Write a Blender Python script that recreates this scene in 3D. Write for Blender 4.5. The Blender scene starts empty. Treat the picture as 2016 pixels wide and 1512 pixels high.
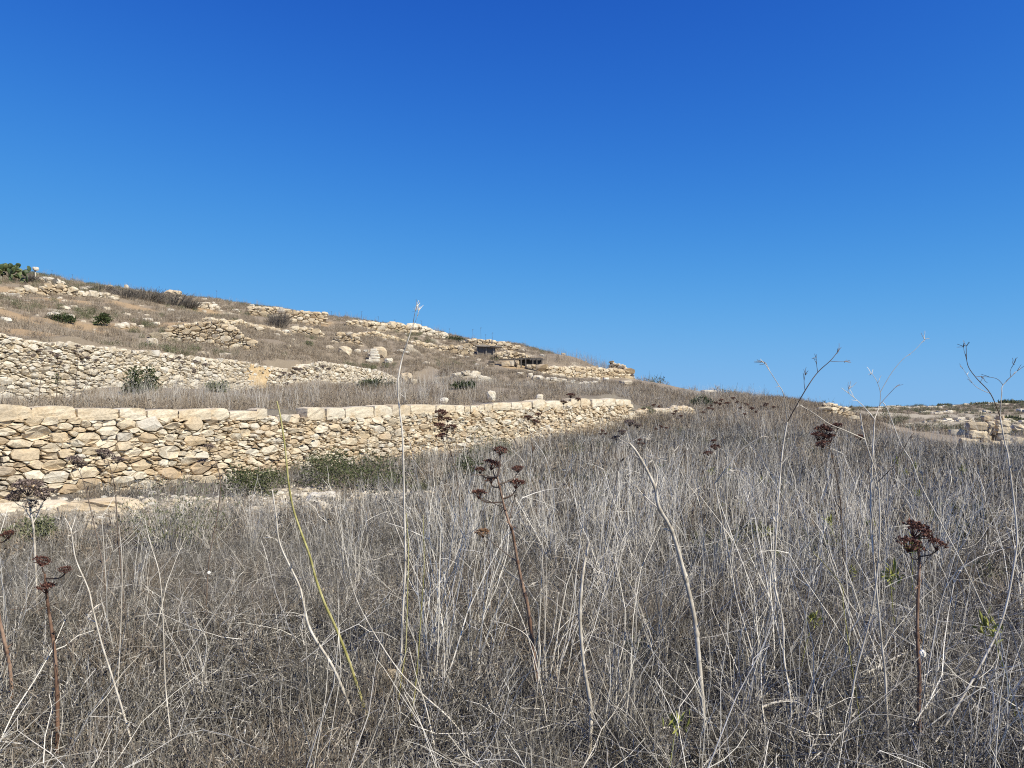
import bpy, bmesh, math, random
import numpy as np
from mathutils import Vector

# ------------------------------------------------------------------ camera, sky, sun, exposure
scene = bpy.context.scene
C = scene.collection
EYE = 1.6
F = 1515.0
PITCH = math.atan(41.0 / F)
cam_d = bpy.data.cameras.new('camera'); cam = bpy.data.objects.new('camera', cam_d); C.objects.link(cam)
cam.location = (0, 0, EYE); cam.rotation_euler = (math.pi / 2 + PITCH, 0, 0)
cam_d.sensor_width = 36.0; cam_d.lens = F * 36.0 / 2016.0
cam_d.clip_start = 0.05; cam_d.clip_end = 9000.0
scene.camera = cam

SUN_AZ = math.radians(128.0)     # clockwise from the view direction: behind the photographer's right shoulder
SUN_EL = math.radians(45.0)
world = bpy.data.worlds.new('World'); scene.world = world; world.use_nodes = True
wn = world.node_tree; wn.nodes.clear()
sky = wn.nodes.new('ShaderNodeTexSky'); sky.sky_type = 'NISHITA'; sky.sun_disc = False
sky.sun_elevation = SUN_EL; sky.sun_rotation = SUN_AZ
sky.altitude = 60.0; sky.air_density = 0.6; sky.dust_density = 0.0; sky.ozone_density = 4.0
# one even grade over the whole sky: the deep, clean blue of the photograph
sp_ = wn.nodes.new('ShaderNodeSeparateColor'); hs = wn.nodes.new('ShaderNodeCombineColor'); wn.links.new(sky.outputs[0], sp_.inputs[0])
def wmath(op, a, b):
    m = wn.nodes.new('ShaderNodeMath'); m.operation = op
    for q, v in zip(m.inputs, (a, b)):
        if isinstance(v, float): q.default_value = v
        else: wn.links.new(v, q)
    return m.outputs[0]
for i_, (A_, k2_) in enumerate(((.26, .0485), (.52, .042), (.87, .034))):      # soft shoulder for each colour, like a camera's
    v_ = wmath('MULTIPLY', sp_.outputs[i_], .1); v2_ = wmath('MULTIPLY', v_, v_)
    wn.links.new(wmath('MULTIPLY', wmath('DIVIDE', v2_, wmath('ADD', v2_, k2_)), A_ * 10 / 2 ** .35), hs.inputs[i_])
bg = wn.nodes.new('ShaderNodeBackground'); bg.inputs['Strength'].default_value = 0.10
wo = wn.nodes.new('ShaderNodeOutputWorld')
wn.links.new(hs.outputs[0], bg.inputs['Color']); wn.links.new(bg.outputs[0], wo.inputs['Surface'])

sun_d = bpy.data.lights.new('sun', 'SUN'); sun_d.energy = 5.0; sun_d.angle = math.radians(0.53); sun_d.color = (1.0, 0.945, 0.80)
sun = bpy.data.objects.new('sun', sun_d); C.objects.link(sun)
to_sun = Vector((math.sin(SUN_AZ) * math.cos(SUN_EL), math.cos(SUN_AZ) * math.cos(SUN_EL), math.sin(SUN_EL)))
sun.rotation_euler = to_sun.to_track_quat('Z', 'Y').to_euler(); sun.location = (20, -20, 40)
vs = scene.view_settings
vs.view_transform = 'Standard'; vs.look = 'None'; vs.gamma = 1.0; vs.exposure = 0.35; vs.use_curve_mapping = False
scene.cycles.max_bounces = 4; scene.cycles.diffuse_bounces = 4; scene.cycles.transparent_max_bounces = 4
scene.cycles.use_adaptive_sampling = False; scene.cycles.use_denoising = False; scene.cycles.filter_width = 1.1

rng = np.random.default_rng(7)
random.seed(7)

# ------------------------------------------------------------------ pixel <-> world
CP, SP = math.cos(PITCH), math.sin(PITCH)
def ray(px, py):
    dx = (px - 1008.0) / F; dy = (756.0 - py) / F
    y = CP - dy * SP; z = SP + dy * CP
    return dx / y, z / y                 # x and z per metre of depth
def at(px, py, D):
    a, b = ray(px, py); return np.array((a * D, D, EYE + b * D))
def to_px(x, y, z):
    dz = z - EYE
    yc = y * CP + dz * SP; zc = -y * SP + dz * CP
    return 1008 + F * x / yc, 756 - F * zc / yc

# ------------------------------------------------------------------ noise
_perm = np.random.default_rng(99).random((256, 256))
def vnoise(x, y, f=1.0, seed=0):
    x = np.asarray(x, float) * f + 17.3 * seed; y = np.asarray(y, float) * f - 9.7 * seed
    xi = np.floor(x).astype(int); yi = np.floor(y).astype(int); fx = x - xi; fy = y - yi
    fx = fx * fx * (3 - 2 * fx); fy = fy * fy * (3 - 2 * fy)
    g = lambda a, b: _perm[a % 256, b % 256]
    return (g(xi, yi) * (1 - fx) + g(xi + 1, yi) * fx) * (1 - fy) + (g(xi, yi + 1) * (1 - fx) + g(xi + 1, yi + 1) * fx) * fy
def fbm(x, y, f=1.0, seed=0):
    return .5 * vnoise(x, y, f, seed) + .3 * vnoise(x, y, f * 2.1, seed + 1) + .2 * vnoise(x, y, f * 4.3, seed + 2)
def sstep(a, b, x):
    t = np.clip((np.asarray(x, float) - a) / (b - a), 0, 1); return t * t * (3 - 2 * t)

# ------------------------------------------------------------------ terrain height
W1A = np.array((-8.65, 13.0)); W1D = np.array((13.65, 19.0)); W1D /= np.linalg.norm(W1D)
def w1x(y): return W1A[0] + (np.asarray(y, float) - 13.0) * (W1D[0] / W1D[1])
def w2x(y): return np.interp(y, [10, 28, 36, 45, 58, 70, 120], [-24.2, -18.6, -16.2, -13.3, -8.9, -4.5, 14])
def step1(x, y):
    H = np.interp(y, [6, 13, 31.8, 33.2, 35, 38], [1.52, 1.52, 1.42, 0.75, 0.3, 0.0])
    return H * sstep(0.2, 0.5, (w1x(y) - x) * W1D[1])
def step2(x, y):
    H = np.interp(y, [16, 28, 36, 41, 45, 53, 58, 66], [2.35, 2.35, 2.1, 1.7, 1.3, .95, .5, 0.0])
    return H * sstep(0.2, 0.6, (w2x(y) - x) * 0.95)

CTRL = []
def cp(px, py, D): CTRL.append(at(px, py, D))
def cw(x, y, z): CTRL.append(np.array((x, y, z), float))
for a in (-6, -2.5, 0, 2.5, 6):
    for d in (1, 4, 8): cw(a, d, 0)
for a in (-12, -5, 5, 12): cw(a, -12, 0)
for a in (-3, 1, 5, 9): cw(a, 12, 0.0)
for q in [(0, 988, 12.8), (300, 966, 14.9), (500, 948, 16.7), (640, 935, 18.2), (900, 906, 22.0), (1100, 872, 26), (1240, 846, 31)]: cp(*q)
for q in [(0, 806, 13.6), (300, 806, 15.8), (500, 808, 17.8), (700, 804, 20.5), (900, 800, 24), (1100, 792, 28.5), (1240, 790, 33)]: cp(*q)
for q in [(0, 783, 27.0), (150, 781, 31), (300, 778, 35), (450, 774, 40), (560, 771, 44), (700, 767, 52), (780, 766, 57), (500, 792, 27), (900, 785, 36)]: cp(*q)
for q in [(0, 658, 29.6), (150, 680, 33.5), (300, 692, 37.5), (450, 712, 42), (560, 726, 46), (700, 738, 54), (780, 752, 60)]: cp(*q)
for q in [(0, 625, 42), (120, 640, 46), (250, 655, 47), (380, 690, 47), (420, 640, 58), (520, 690, 52), (600, 690, 56), (0, 590, 55), (200, 608, 58)]: cp(*q)
for q in [(0, 566, 66), (150, 578, 68), (300, 598, 75), (430, 618, 75), (560, 640, 78), (680, 660, 78), (640, 715, 60), (800, 700, 68)]: cp(*q)
for q in [(-200, 500, 84), (0, 536, 86), (100, 548, 89), (200, 565, 92), (300, 581, 95), (400, 595, 98), (500, 606, 99), (640, 622, 100), (750, 637, 100), (870, 658, 100), (1000, 680, 100), (1100, 700, 99), (1240, 740, 94)]: cp(*q)
for q in [(1330, 766, 82), (1400, 780, 74), (1500, 790, 68), (1600, 800, 63), (1680, 812, 58)]: cp(*q)
for q in [(880, 705, 82), (1000, 718, 80), (1100, 738, 80), (1220, 748, 82), (880, 745, 62), (1000, 752, 64), (1120, 765, 60), (1240, 775, 60), (1250, 792, 44), (1350, 800, 48), (1450, 812, 44), (1550, 822, 42), (1000, 790, 36)]: cp(*q)
for q in [(1350, 850, 29), (1500, 862, 27), (1650, 875, 26), (1800, 890, 26), (1930, 897, 27), (2100, 905, 26), (1400, 920, 19), (1700, 932, 18), (2000, 935, 18), (1300, 1000, 12), (1900, 1000, 12), (2300, 930, 20)]: cp(*q)
for q in [(1750, 880, 42), (1900, 900, 45), (2100, 905, 45), (1780, 870, 60), (1950, 875, 70), (2150, 880, 70), (1750, 850, 110), (1950, 850, 120), (2200, 850, 120),
          (1720, 822, 200), (1900, 822, 210), (2100, 820, 210), (1690, 804, 340), (1800, 802, 360), (1900, 798, 360), (2016, 793, 360), (2200, 786, 360), (1500, 815, 300), (1600, 812, 210), (1600, 825, 110)]: cp(*q)
for x, z in [(-75, 15), (-40, 9), (0, 3), (30, -3), (60, -5)]: cw(x, 150, z)
for x, z in [(-80, 6), (-20, -3), (40, -5)]: cw(x, 230, z)
for x, y, z in [(-120, 60, 22), (-120, 20, 14), (-60, 10, 8), (-50, 40, 11), (-30, 0, 1.2), (-120, -20, 10), (-60, -20, 4), (50, 0, -1.5), (90, 30, -4), (120, -20, -4), (150, 90, -4), (230, 200, 0), (300, 380, 4), (250, 60, -5), (-100, 420, -6), (60, 430, -3), (220, 430, 0), (-250, 100, 20), (-250, 350, 0), (350, 0, -8), (400, 430, 2)]: cw(x, y, z)
CTRL = np.array(CTRL)
_tgt = CTRL[:, 2] - step1(CTRL[:, 0], CTRL[:, 1]) - step2(CTRL[:, 0], CTRL[:, 1])
def _wp(x, y):                      # warp so that far distances are compressed and the spline stays stiff there
    r = np.hypot(x, y); k = 12.0 * np.log1p(r / 12.0) / np.maximum(r, 1e-6); return x * k, y * k
def _phi(r2): return np.where(r2 > 1e-12, 0.5 * r2 * np.log(np.maximum(r2, 1e-12)), 0.0)
_cx, _cy = _wp(CTRL[:, 0], CTRL[:, 1]); _n = len(_cx)
_K = _phi((_cx[:, None] - _cx) ** 2 + (_cy[:, None] - _cy) ** 2) + np.eye(_n) * 0.25
_Pm = np.c_[np.ones(_n), _cx, _cy]
_A = np.block([[_K, _Pm], [_Pm.T, np.zeros((3, 3))]])
_sol = np.linalg.solve(_A, np.r_[_tgt, 0, 0, 0])
def height(x, y, fine=True):
    x = np.atleast_1d(np.asarray(x, float)); y = np.atleast_1d(np.asarray(y, float)); sh = x.shape
    x = x.ravel(); y = y.ravel(); out = np.empty(len(x))
    r = np.hypot(x, y); lim = 520.0; s = np.where(r > lim, lim / np.maximum(r, 1), 1.0); xq = x * s; yq = y * s
    for i in range(0, len(x), 20000):
        a, b = _wp(xq[i:i + 20000], yq[i:i + 20000])
        out[i:i + 20000] = _phi((a[:, None] - _cx) ** 2 + (b[:, None] - _cy) ** 2) @ _sol[:_n] + _sol[_n] + _sol[_n + 1] * a + _sol[_n + 2] * b
    out += step1(xq, yq) + step2(xq, yq)
    out = np.where(r > lim, np.minimum(out, 6) * np.exp(-(r - lim) / 300) - 14 * (1 - np.exp(-(r - lim) / 400)), out)
    if fine:
        out += (vnoise(x, y, 1.1, 3) - .5) * 0.10 + (vnoise(x, y, .35, 4) - .5) * 0.14 + (vnoise(x, y, 3.1, 5) - .5) * .04
        out += sstep(24, 50, r) * ((vnoise(x, y, .16, 6) - .5) * 0.9 + (vnoise(x, y, .45, 8) - .5) * .35)
    return out.reshape(sh)
def gz(x, y): return float(height(x, y)[0])
def hit(px, py, d0=2.5, d1=130.0):
    a, b = ray(px, py); D = np.concatenate((np.arange(d0, 40, .08), np.arange(40, d1, .25)))
    h = height(a * D, D); z = EYE + b * D; below = np.nonzero(z <= h)[0]
    i = below[0] if len(below) else int(np.argmin(z - h))
    return np.array((a * D[i], D[i], h[i]))

# ------------------------------------------------------------------ materials
def new_mat(name):
    m = bpy.data.materials.new(name); m.use_nodes = True; n = m.node_tree; n.nodes.clear()
    o = n.nodes.new('ShaderNodeOutputMaterial'); b = n.nodes.new('ShaderNodeBsdfPrincipled')
    b.inputs['Roughness'].default_value = 0.9; b.inputs['Specular IOR Level'].default_value = 0.2
    n.links.new(b.outputs[0], o.inputs[0]); return m, n, b
def ramp(n, stops, src):
    r = n.nodes.new('ShaderNodeValToRGB'); e = r.color_ramp.elements
    while len(e) < len(stops): e.new(0.5)
    for k, (p, c) in enumerate(stops): e[k].position = p; e[k].color = (*c, 1)
    n.links.new(src, r.inputs[0]); return r.outputs[0]
def noise(n, scale, detail=4, rough=.6, vec=None):
    t = n.nodes.new('ShaderNodeTexNoise'); t.inputs['Scale'].default_value = scale; t.inputs['Detail'].default_value = detail; t.inputs['Roughness'].default_value = rough
    if vec is not None: n.links.new(vec, t.inputs['Vector'])
    return t.outputs[0]
def mix(n, fac, a, b, mode='MIX'):
    m = n.nodes.new('ShaderNodeMix'); m.data_type = 'RGBA'; m.blend_type = mode
    for s, v in ((m.inputs[0], fac), (m.inputs[6], a), (m.inputs[7], b)):
        if isinstance(v, (int, float)): s.default_value = v
        elif isinstance(v, tuple): s.default_value = (*v, 1)
        else: n.links.new(v, s)
    return m.outputs[2]
def math_(n, op, a, b=None):
    m = n.nodes.new('ShaderNodeMath'); m.operation = op
    for s, v in ((m.inputs[0], a), (m.inputs[1], b)):
        if v is None: continue
        if isinstance(v, (int, float)): s.default_value = v
        else: n.links.new(v, s)
    return m.outputs[0]
def attr(n, name):
    a = n.nodes.new('ShaderNodeAttribute'); a.attribute_name = name; return a.outputs['Fac']
def wpos(n): return n.nodes.new('ShaderNodeNewGeometry').outputs['Position']
def bump(n, b, h, strength, dist):
    u = n.nodes.new('ShaderNodeBump'); u.inputs['Strength'].default_value = strength; u.inputs['Distance'].default_value = dist
    n.links.new(h, u.inputs['Height']); n.links.new(u.outputs[0], b.inputs['Normal'])

def stone_material(name, stops, stain, scale=1.0, bumpd=.02):
    m, n, b = new_mat(name); p = wpos(n)
    c = ramp(n, stops, attr(n, 'tone'))
    n1 = noise(n, 3.2 * scale, 6, .65, p); n2 = noise(n, 22 * scale, 5, .7, p); n3 = noise(n, 1.1 * scale, 3, .5, p)
    c = mix(n, ramp(n, [(.48, (0, 0, 0)), (.66, (.75, .75, .75))], n1), c, stain)
    c = mix(n, ramp(n, [(.55, (0, 0, 0)), (.72, (.45, .45, .45))], n3), c, (.44, .40, .34))
    v = ramp(n, [(.28, (.70, .69, .67)), (.6, (1.06, 1.05, 1.03))], n2)
    c = mix(n, 1.0, c, v, 'MULTIPLY'); n.links.new(c, b.inputs['Base Color'])
    bump(n, b, math_(n, 'ADD', math_(n, 'MULTIPLY', n1, 1.4), n2), .9, bumpd); return m
M = {}
CREAM = [(0, (.45, .34, .225)), (.25, (.58, .475, .335)), (.5, (.67, .575, .43)), (.8, (.71, .64, .515)), (1, (.58, .53, .45))]
PALE = [(0, (.50, .42, .31)), (.4, (.66, .585, .465)), (.8, (.73, .675, .57)), (1, (.55, .515, .45))]
GOLD = [(0, (.46, .36, .24)), (.4, (.61, .505, .36)), (.8, (.67, .59, .455)), (1, (.54, .48, .40))]
M['cream'] = stone_material('cream_limestone', CREAM, (.54, .41, .255))
M['pale'] = stone_material('pale_limestone', PALE, (.50, .40, .26))
M['gold'] = stone_material('golden_limestone', GOLD, (.52, .39, .23))

def ground_material():
    m, n, b = new_mat('dry_ground'); p = wpos(n)
    n1 = noise(n, .55, 6, .6, p); n2 = noise(n, 9, 6, .75, p); n3 = noise(n, 60, 3, .7, p)
    c = ramp(n, [(.3, (.11, .094, .070)), (.5, (.175, .152, .118)), (.7, (.24, .212, .168))], n1)
    c = mix(n, ramp(n, [(.40, (0, 0, 0)), (.62, (.8, .8, .8))], n2), c, (.26, .228, .19))
    hill = mix(n, n2, (.23, .18, .125), (.36, .295, .215))
    c = mix(n, attr(n, 'hill'), c, hill)
    rk = ramp(n, [(.35, (.26, .225, .175)), (.52, (.47, .40, .29)), (.7, (.60, .54, .44))], n2)
    fac = ramp(n, [(.42, (0, 0, 0)), (.55, (1, 1, 1))], math_(n, 'ADD', math_(n, 'MULTIPLY', attr(n, 'rock'), .8), math_(n, 'MULTIPLY', math_(n, 'SUBTRACT', n2, .5), .9)))
    c = mix(n, fac, c, rk)
    so = mix(n, n2, (.34, .225, .125), (.50, .37, .22))
    fac2 = ramp(n, [(.40, (0, 0, 0)), (.60, (1, 1, 1))], math_(n, 'ADD', math_(n, 'MULTIPLY', attr(n, 'soil'), .8), math_(n, 'MULTIPLY', math_(n, 'SUBTRACT', n2, .5), .8)))
    c = mix(n, fac2, c, so)
    v = ramp(n, [(.3, (.6, .6, .6)), (.65, (1.1, 1.1, 1.1))], n3)
    n.links.new(mix(n, 1.0, c, v, 'MULTIPLY'), b.inputs['Base Color'])
    bump(n, b, math_(n, 'ADD', n2, math_(n, 'MULTIPLY', n3, .4)), 1.0, .05); return m
M['ground'] = ground_material()

def plant_material(name, stops, jitter=.35, rough=.75, transl=0.0):
    """tone of each stem or leaf from the mesh, a small shift for each plant of the mass"""
    m, n, b = new_mat(name); oi = n.nodes.new('ShaderNodeObjectInfo')
    t = math_(n, 'ADD', attr(n, 'tone'), math_(n, 'MULTIPLY', math_(n, 'SUBTRACT', oi.outputs['Random'], .5), jitter))
    c = ramp(n, stops, t); p = wpos(n)
    v = ramp(n, [(.3, (.72, .70, .68)), (.7, (1.15, 1.15, 1.15))], noise(n, 28, 3, .6, p))
    n.links.new(mix(n, 1.0, c, v, 'MULTIPLY'), b.inputs['Base Color']); b.inputs['Roughness'].default_value = rough
    if transl: b.inputs['Transmission Weight'].default_value = 0
    return m
M['herb'] = plant_material('withered_herb', [(0, (.048, .042, .033)), (.35, (.138, .125, .103)), (.7, (.33, .306, .262)), (1, (.65, .61, .54))])
M['herb_brown'] = plant_material('brown_herb', [(0, (.08, .062, .044)), (.5, (.21, .170, .126)), (1, (.44, .375, .295))])
M['straw'] = plant_material('grey_straw', [(0, (.19, .168, .135)), (.4, (.49, .45, .382)), (1, (.82, .77, .675))])
M['hillgrass'] = plant_material('hill_grass', [(0, (.14, .105, .070)), (.4, (.27, .215, .153)), (.8, (.395, .33, .248)), (1, (.53, .465, .37))])
M['stalk'] = plant_material('bleached_stalk', [(0, (.30, .26, .20)), (.5, (.52, .463, .375)), (1, (.72, .66, .56))], .2, .6)
M['redstem'] = plant_material('red_brown_stem', [(0, (.09, .052, .036)), (.5, (.20, .118, .078)), (1, (.32, .215, .15))], .1, .5)
M['darkstem'] = plant_material('dark_brown_stem', [(0, (.05, .035, .026)), (.5, (.12, .085, .062)), (1, (.22, .17, .13))], .1, .6)
M['umbel'] = plant_material('dead_umbel', [(0, (.035, .014, .011)), (.5, (.10, .042, .031)), (1, (.24, .12, .08))], .15, .7)
M['umbel_grey'] = plant_material('grey_umbel', [(0, (.07, .05, .042)), (.5, (.16, .118, .10)), (1, (.32, .25, .215))], .15, .8)
M['umbel_tan'] = plant_material('tan_umbel', [(0, (.14, .075, .035)), (.5, (.26, .15, .08)), (1, (.40, .27, .16))], .15, .7)
M['yellow'] = plant_material('yellow_green_stem', [(0, (.22, .20, .06)), (.5, (.37, .34, .12)), (1, (.50, .45, .22))], .1, .5)
M['sprout'] = plant_material('yellow_green_sprout', [(0, (.14, .15, .035)), (.5, (.25, .26, .06)), (1, (.36, .35, .10))], .2, .6)
M['leaf'] = plant_material('dark_green_leaf', [(0, (.022, .034, .012)), (.5, (.052, .072, .026)), (1, (.11, .13, .052))], .2, .6)
M['olive'] = plant_material('olive_leaf', [(0, (.07, .075, .035)), (.5, (.14, .15, .075)), (1, (.24, .24, .135))], .2, .6)
M['olivedark'] = plant_material('olive_green_leaf', [(0, (.035, .045, .018)), (.5, (.085, .10, .042)), (1, (.19, .19, .095))], .2, .6)
M['greytwig'] = plant_material('grey_twig', [(0, (.055, .047, .04)), (.5, (.13, .115, .10)), (1, (.22, .195, .17))], .2, .7)
M['cactus'] = plant_material('cactus_skin', [(0, (.035, .055, .025)), (.5, (.075, .105, .045)), (1, (.19, .21, .09))], .1, .5)
M['timber'] = plant_material('weathered_timber', [(0, (.045, .039, .034)), (.5, (.12, .105, .09)), (1, (.26, .23, .20))], .1, .8)
M['oldstone'] = plant_material('old_grey_stone', [(0, (.09, .078, .066)), (.5, (.17, .148, .125)), (1, (.30, .27, .235))], .1, .9)
M['shell'] = plant_material('snail_shell', [(0, (.55, .50, .43)), (.5, (.72, .68, .60)), (1, (.80, .77, .71))], .1, .35)
def core_material():
    m, n, b = new_mat('wall_core'); p = wpos(n)
    n.links.new(ramp(n, [(.35, (.075, .055, .036)), (.65, (.19, .14, .09))], noise(n, 6, 5, .7, p)), b.inputs['Base Color']); return m
M['core'] = core_material()
def soil_material():
    m, n, b = new_mat('ochre_soil'); p = wpos(n); t = noise(n, 7, 6, .7, p)
    n.links.new(ramp(n, [(.3, (.38, .25, .12)), (.5, (.52, .38, .21)), (.7, (.60, .47, .30))], t), b.inputs['Base Color']); bump(n, b, t, 1, .06); return m
M['soil'] = soil_material()

# ------------------------------------------------------------------ mesh helpers
def mesh(name, V, Fc, tone=None, mat=None, smooth=False):
    me = bpy.data.meshes.new(name); me.from_pydata([tuple(map(float, v)) for v in V], [], Fc)
    if tone is not None:
        a = me.attributes.new('tone', 'FLOAT', 'POINT'); a.data.foreach_set('value', np.asarray(tone, np.float32))
    if smooth: me.shade_smooth()
    if mat: me.materials.append(M[mat])
    return me
def ob(name, me, parent=None, loc=None, **props):
    o = bpy.data.objects.new(name, me); C.objects.link(o)
    if parent is not None: o.parent = parent
    if loc is not None: o.location = loc
    for k, v in props.items(): o[k] = v
    return o
def thing(name, label, cat, loc=(0, 0, 0), group=None):
    o = ob(name, None, loc=tuple(map(float, loc)), label=label, category=cat); o.empty_display_size = .2
    if group: o['group'] = group
    return o
class MB:
    """collects vertices, faces and one tone per vertex"""
    def __init__(s): s.V = []; s.F = []; s.T = []
    def add(s, V, Fc, tone):
        k = len(s.V); s.V.extend(V); s.F.extend([tuple(i + k for i in f) for f in Fc]); s.T.extend([tone] * len(V))
    def tube(s, pts, radii, tone, n=3, cap=False):
        pts = np.asarray(pts, float); K = len(pts)
        t = np.gradient(pts, axis=0); t /= np.maximum(np.linalg.norm(t, axis=1, keepdims=True), 1e-9)
        ref = np.array((1.0, 0.15, 0.05)) if abs(t[:, 0]).max() < .9 else np.array((.05, .2, 1.0))
        u = np.cross(t, ref); u /= np.maximum(np.linalg.norm(u, axis=1, keepdims=True), 1e-9); w = np.cross(t, u)
        ang = np.arange(n) * 2 * math.pi / n + random.random() * 6
        ring = (np.cos(ang)[None, :, None] * u[:, None] + np.sin(ang)[None, :, None] * w[:, None]) * np.asarray(radii, float)[:, None, None] + pts[:, None]
        Fc = [(i * n + j, i * n + (j + 1) % n, (i + 1) * n + (j + 1) % n, (i + 1) * n + j) for i in range(K - 1) for j in range(n)]
        if cap: Fc.append(tuple((K - 1) * n + j for j in range(n)))
        k0 = len(s.T); s.add(list(ring.reshape(-1, 3)), Fc, 0.0 if np.ndim(tone) else tone)
        if np.ndim(tone): s.T[k0:] = [float(x) for x in np.repeat(tone, n)]
    def leaf(s, p, d, L, W, tone, fold=.25):
        d = np.asarray(d, float); d /= np.linalg.norm(d) + 1e-9
        sd = np.cross(d, rng.normal(size=3)); sd /= np.linalg.norm(sd) + 1e-9; up = np.cross(sd, d)
        a = p; b = p + d * L * .5 + sd * W * .5 + up * fold * W; c = p + d * L; e = p + d * L * .5 - sd * W * .5 + up * fold * W
        s.add([a, b, c, e], [(0, 1, 2), (0, 2, 3)], tone)
    def build(s, name, mat, parent=None, loc=None, smooth=False, **pr):
        return ob(name, mesh(name, s.V, s.F, s.T, mat, smooth), parent, loc, **pr)
    def me(s, name, mat): return mesh(name, s.V, s.F, s.T, mat)

# ------------------------------------------------------------------ ground sheet
def axis(segs):
    out = [segs[0][0]]
    for a, b, st0, st1 in segs:
        x = a; n = max(2, int((b - a) / ((st0 + st1) / 2))); t = np.linspace(0, 1, n + 1)[1:]
        w = st0 * t + (st1 - st0) * t * t / 2; out.extend(a + (b - a) * w / w[-1])
    return np.array(out)
xs = axis([(-4000, -260, 500, 30), (-260, -60, 12, 2.0), (-60, -22, 1.2, .4), (-22, 14, .22, .22), (14, 45, .3, 1.2), (45, 320, 1.5, 8), (320, 4000, 30, 500)])
ys = axis([(-1500, -30, 250, 6), (-30, 2, 3, .4), (2, 38, .22, .25), (38, 105, .4, .9), (105, 420, 1.5, 5), (420, 6000, 20, 700)])
X, Y = np.meshgrid(xs, ys); Z = height(X, Y)
def gauss(x, y, c, r): return np.exp(-((x - c[0]) ** 2 + (y - c[1]) ** 2) / (r * r))
ROCK = [hit(60, 1010), hit(150, 1008), hit(240, 1015), hit(330, 1005), hit(430, 985), hit(520, 985), hit(600, 975), hit(680, 970), hit(760, 975), hit(610, 1000)]
ROCKR = [1.3, 1.3, 1.3, 1.2, 1.2, 1.2, 1.5, 1.5, 1.0, 1.0]
SOIL = [(hit(60, 600), 3.5), (hit(120, 590), 3.0), (hit(30, 575), 3), (hit(255, 603), 3.2), (hit(225, 640), 2.2), (hit(150, 640), 2.4), (hit(345, 640), 2.0), (hit(400, 612), 2.6), (hit(40, 655), 1.5), (hit(20, 620), 2.5), (hit(960, 668), 3), (hit(620, 640), 3), (hit(1010, 720), 2), (hit(190, 655), 1.6)]
def rockmask(x, y):
    r = np.zeros(np.shape(x))
    for c, q in zip(ROCK, ROCKR): r = np.maximum(r, gauss(x, y, c, q))
    d = np.hypot(x, y)
    far = sstep(30, 45, y) * sstep(.66, .78, fbm(x, y, .35, 21)) * .75
    vall = sstep(90, 130, d) * sstep(10, 40, x) * sstep(.36, .56, vnoise(x * .10, y, .07, 31) * .65 + vnoise(x * .3, y, .2, 32) * .35) * .95
    return np.maximum(np.maximum(r, far), vall)
def soilmask(x, y):
    r = np.zeros(np.shape(x))
    for c, q in SOIL: r = np.maximum(r, gauss(x, y, c, q))
    return np.clip(r * (.5 + 1.0 * fbm(x, y, .9, 12)), 0, 1)
nx, ny = len(xs), len(ys)
gi = np.arange(nx * ny).reshape(ny, nx)
quads = np.stack((gi[:-1, :-1], gi[:-1, 1:], gi[1:, 1:], gi[1:, :-1]), -1).reshape(-1, 4)
gm = bpy.data.meshes.new('ground')
gm.vertices.add(nx * ny); gm.vertices.foreach_set('co', np.stack((X, Y, Z), -1).astype(np.float32).ravel())
gm.loops.add(len(quads) * 4); gm.loops.foreach_set('vertex_index', quads.astype(np.int32).ravel())
gm.polygons.add(len(quads)); gm.polygons.foreach_set('loop_start', np.arange(0, len(quads) * 4, 4, dtype=np.int32))
gm.update(calc_edges=True); gm.validate(); gm.shade_smooth()
behind1 = sstep(0.3, 1.2, (w1x(Y) - X) * W1D[1]); hillm = np.clip(np.maximum(behind1 * sstep(20, 34, Y), sstep(38, 55, Y)), 0, 1)
for nm, val in (('rock', rockmask(X, Y)), ('soil', soilmask(X, Y)), ('hill', hillm)):
    a = gm.attributes.new(nm, 'FLOAT', 'POINT'); a.data.foreach_set('value', val.astype(np.float32).ravel())
gm.materials.append(M['ground'])
ob('ground', gm, kind='structure')

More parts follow.
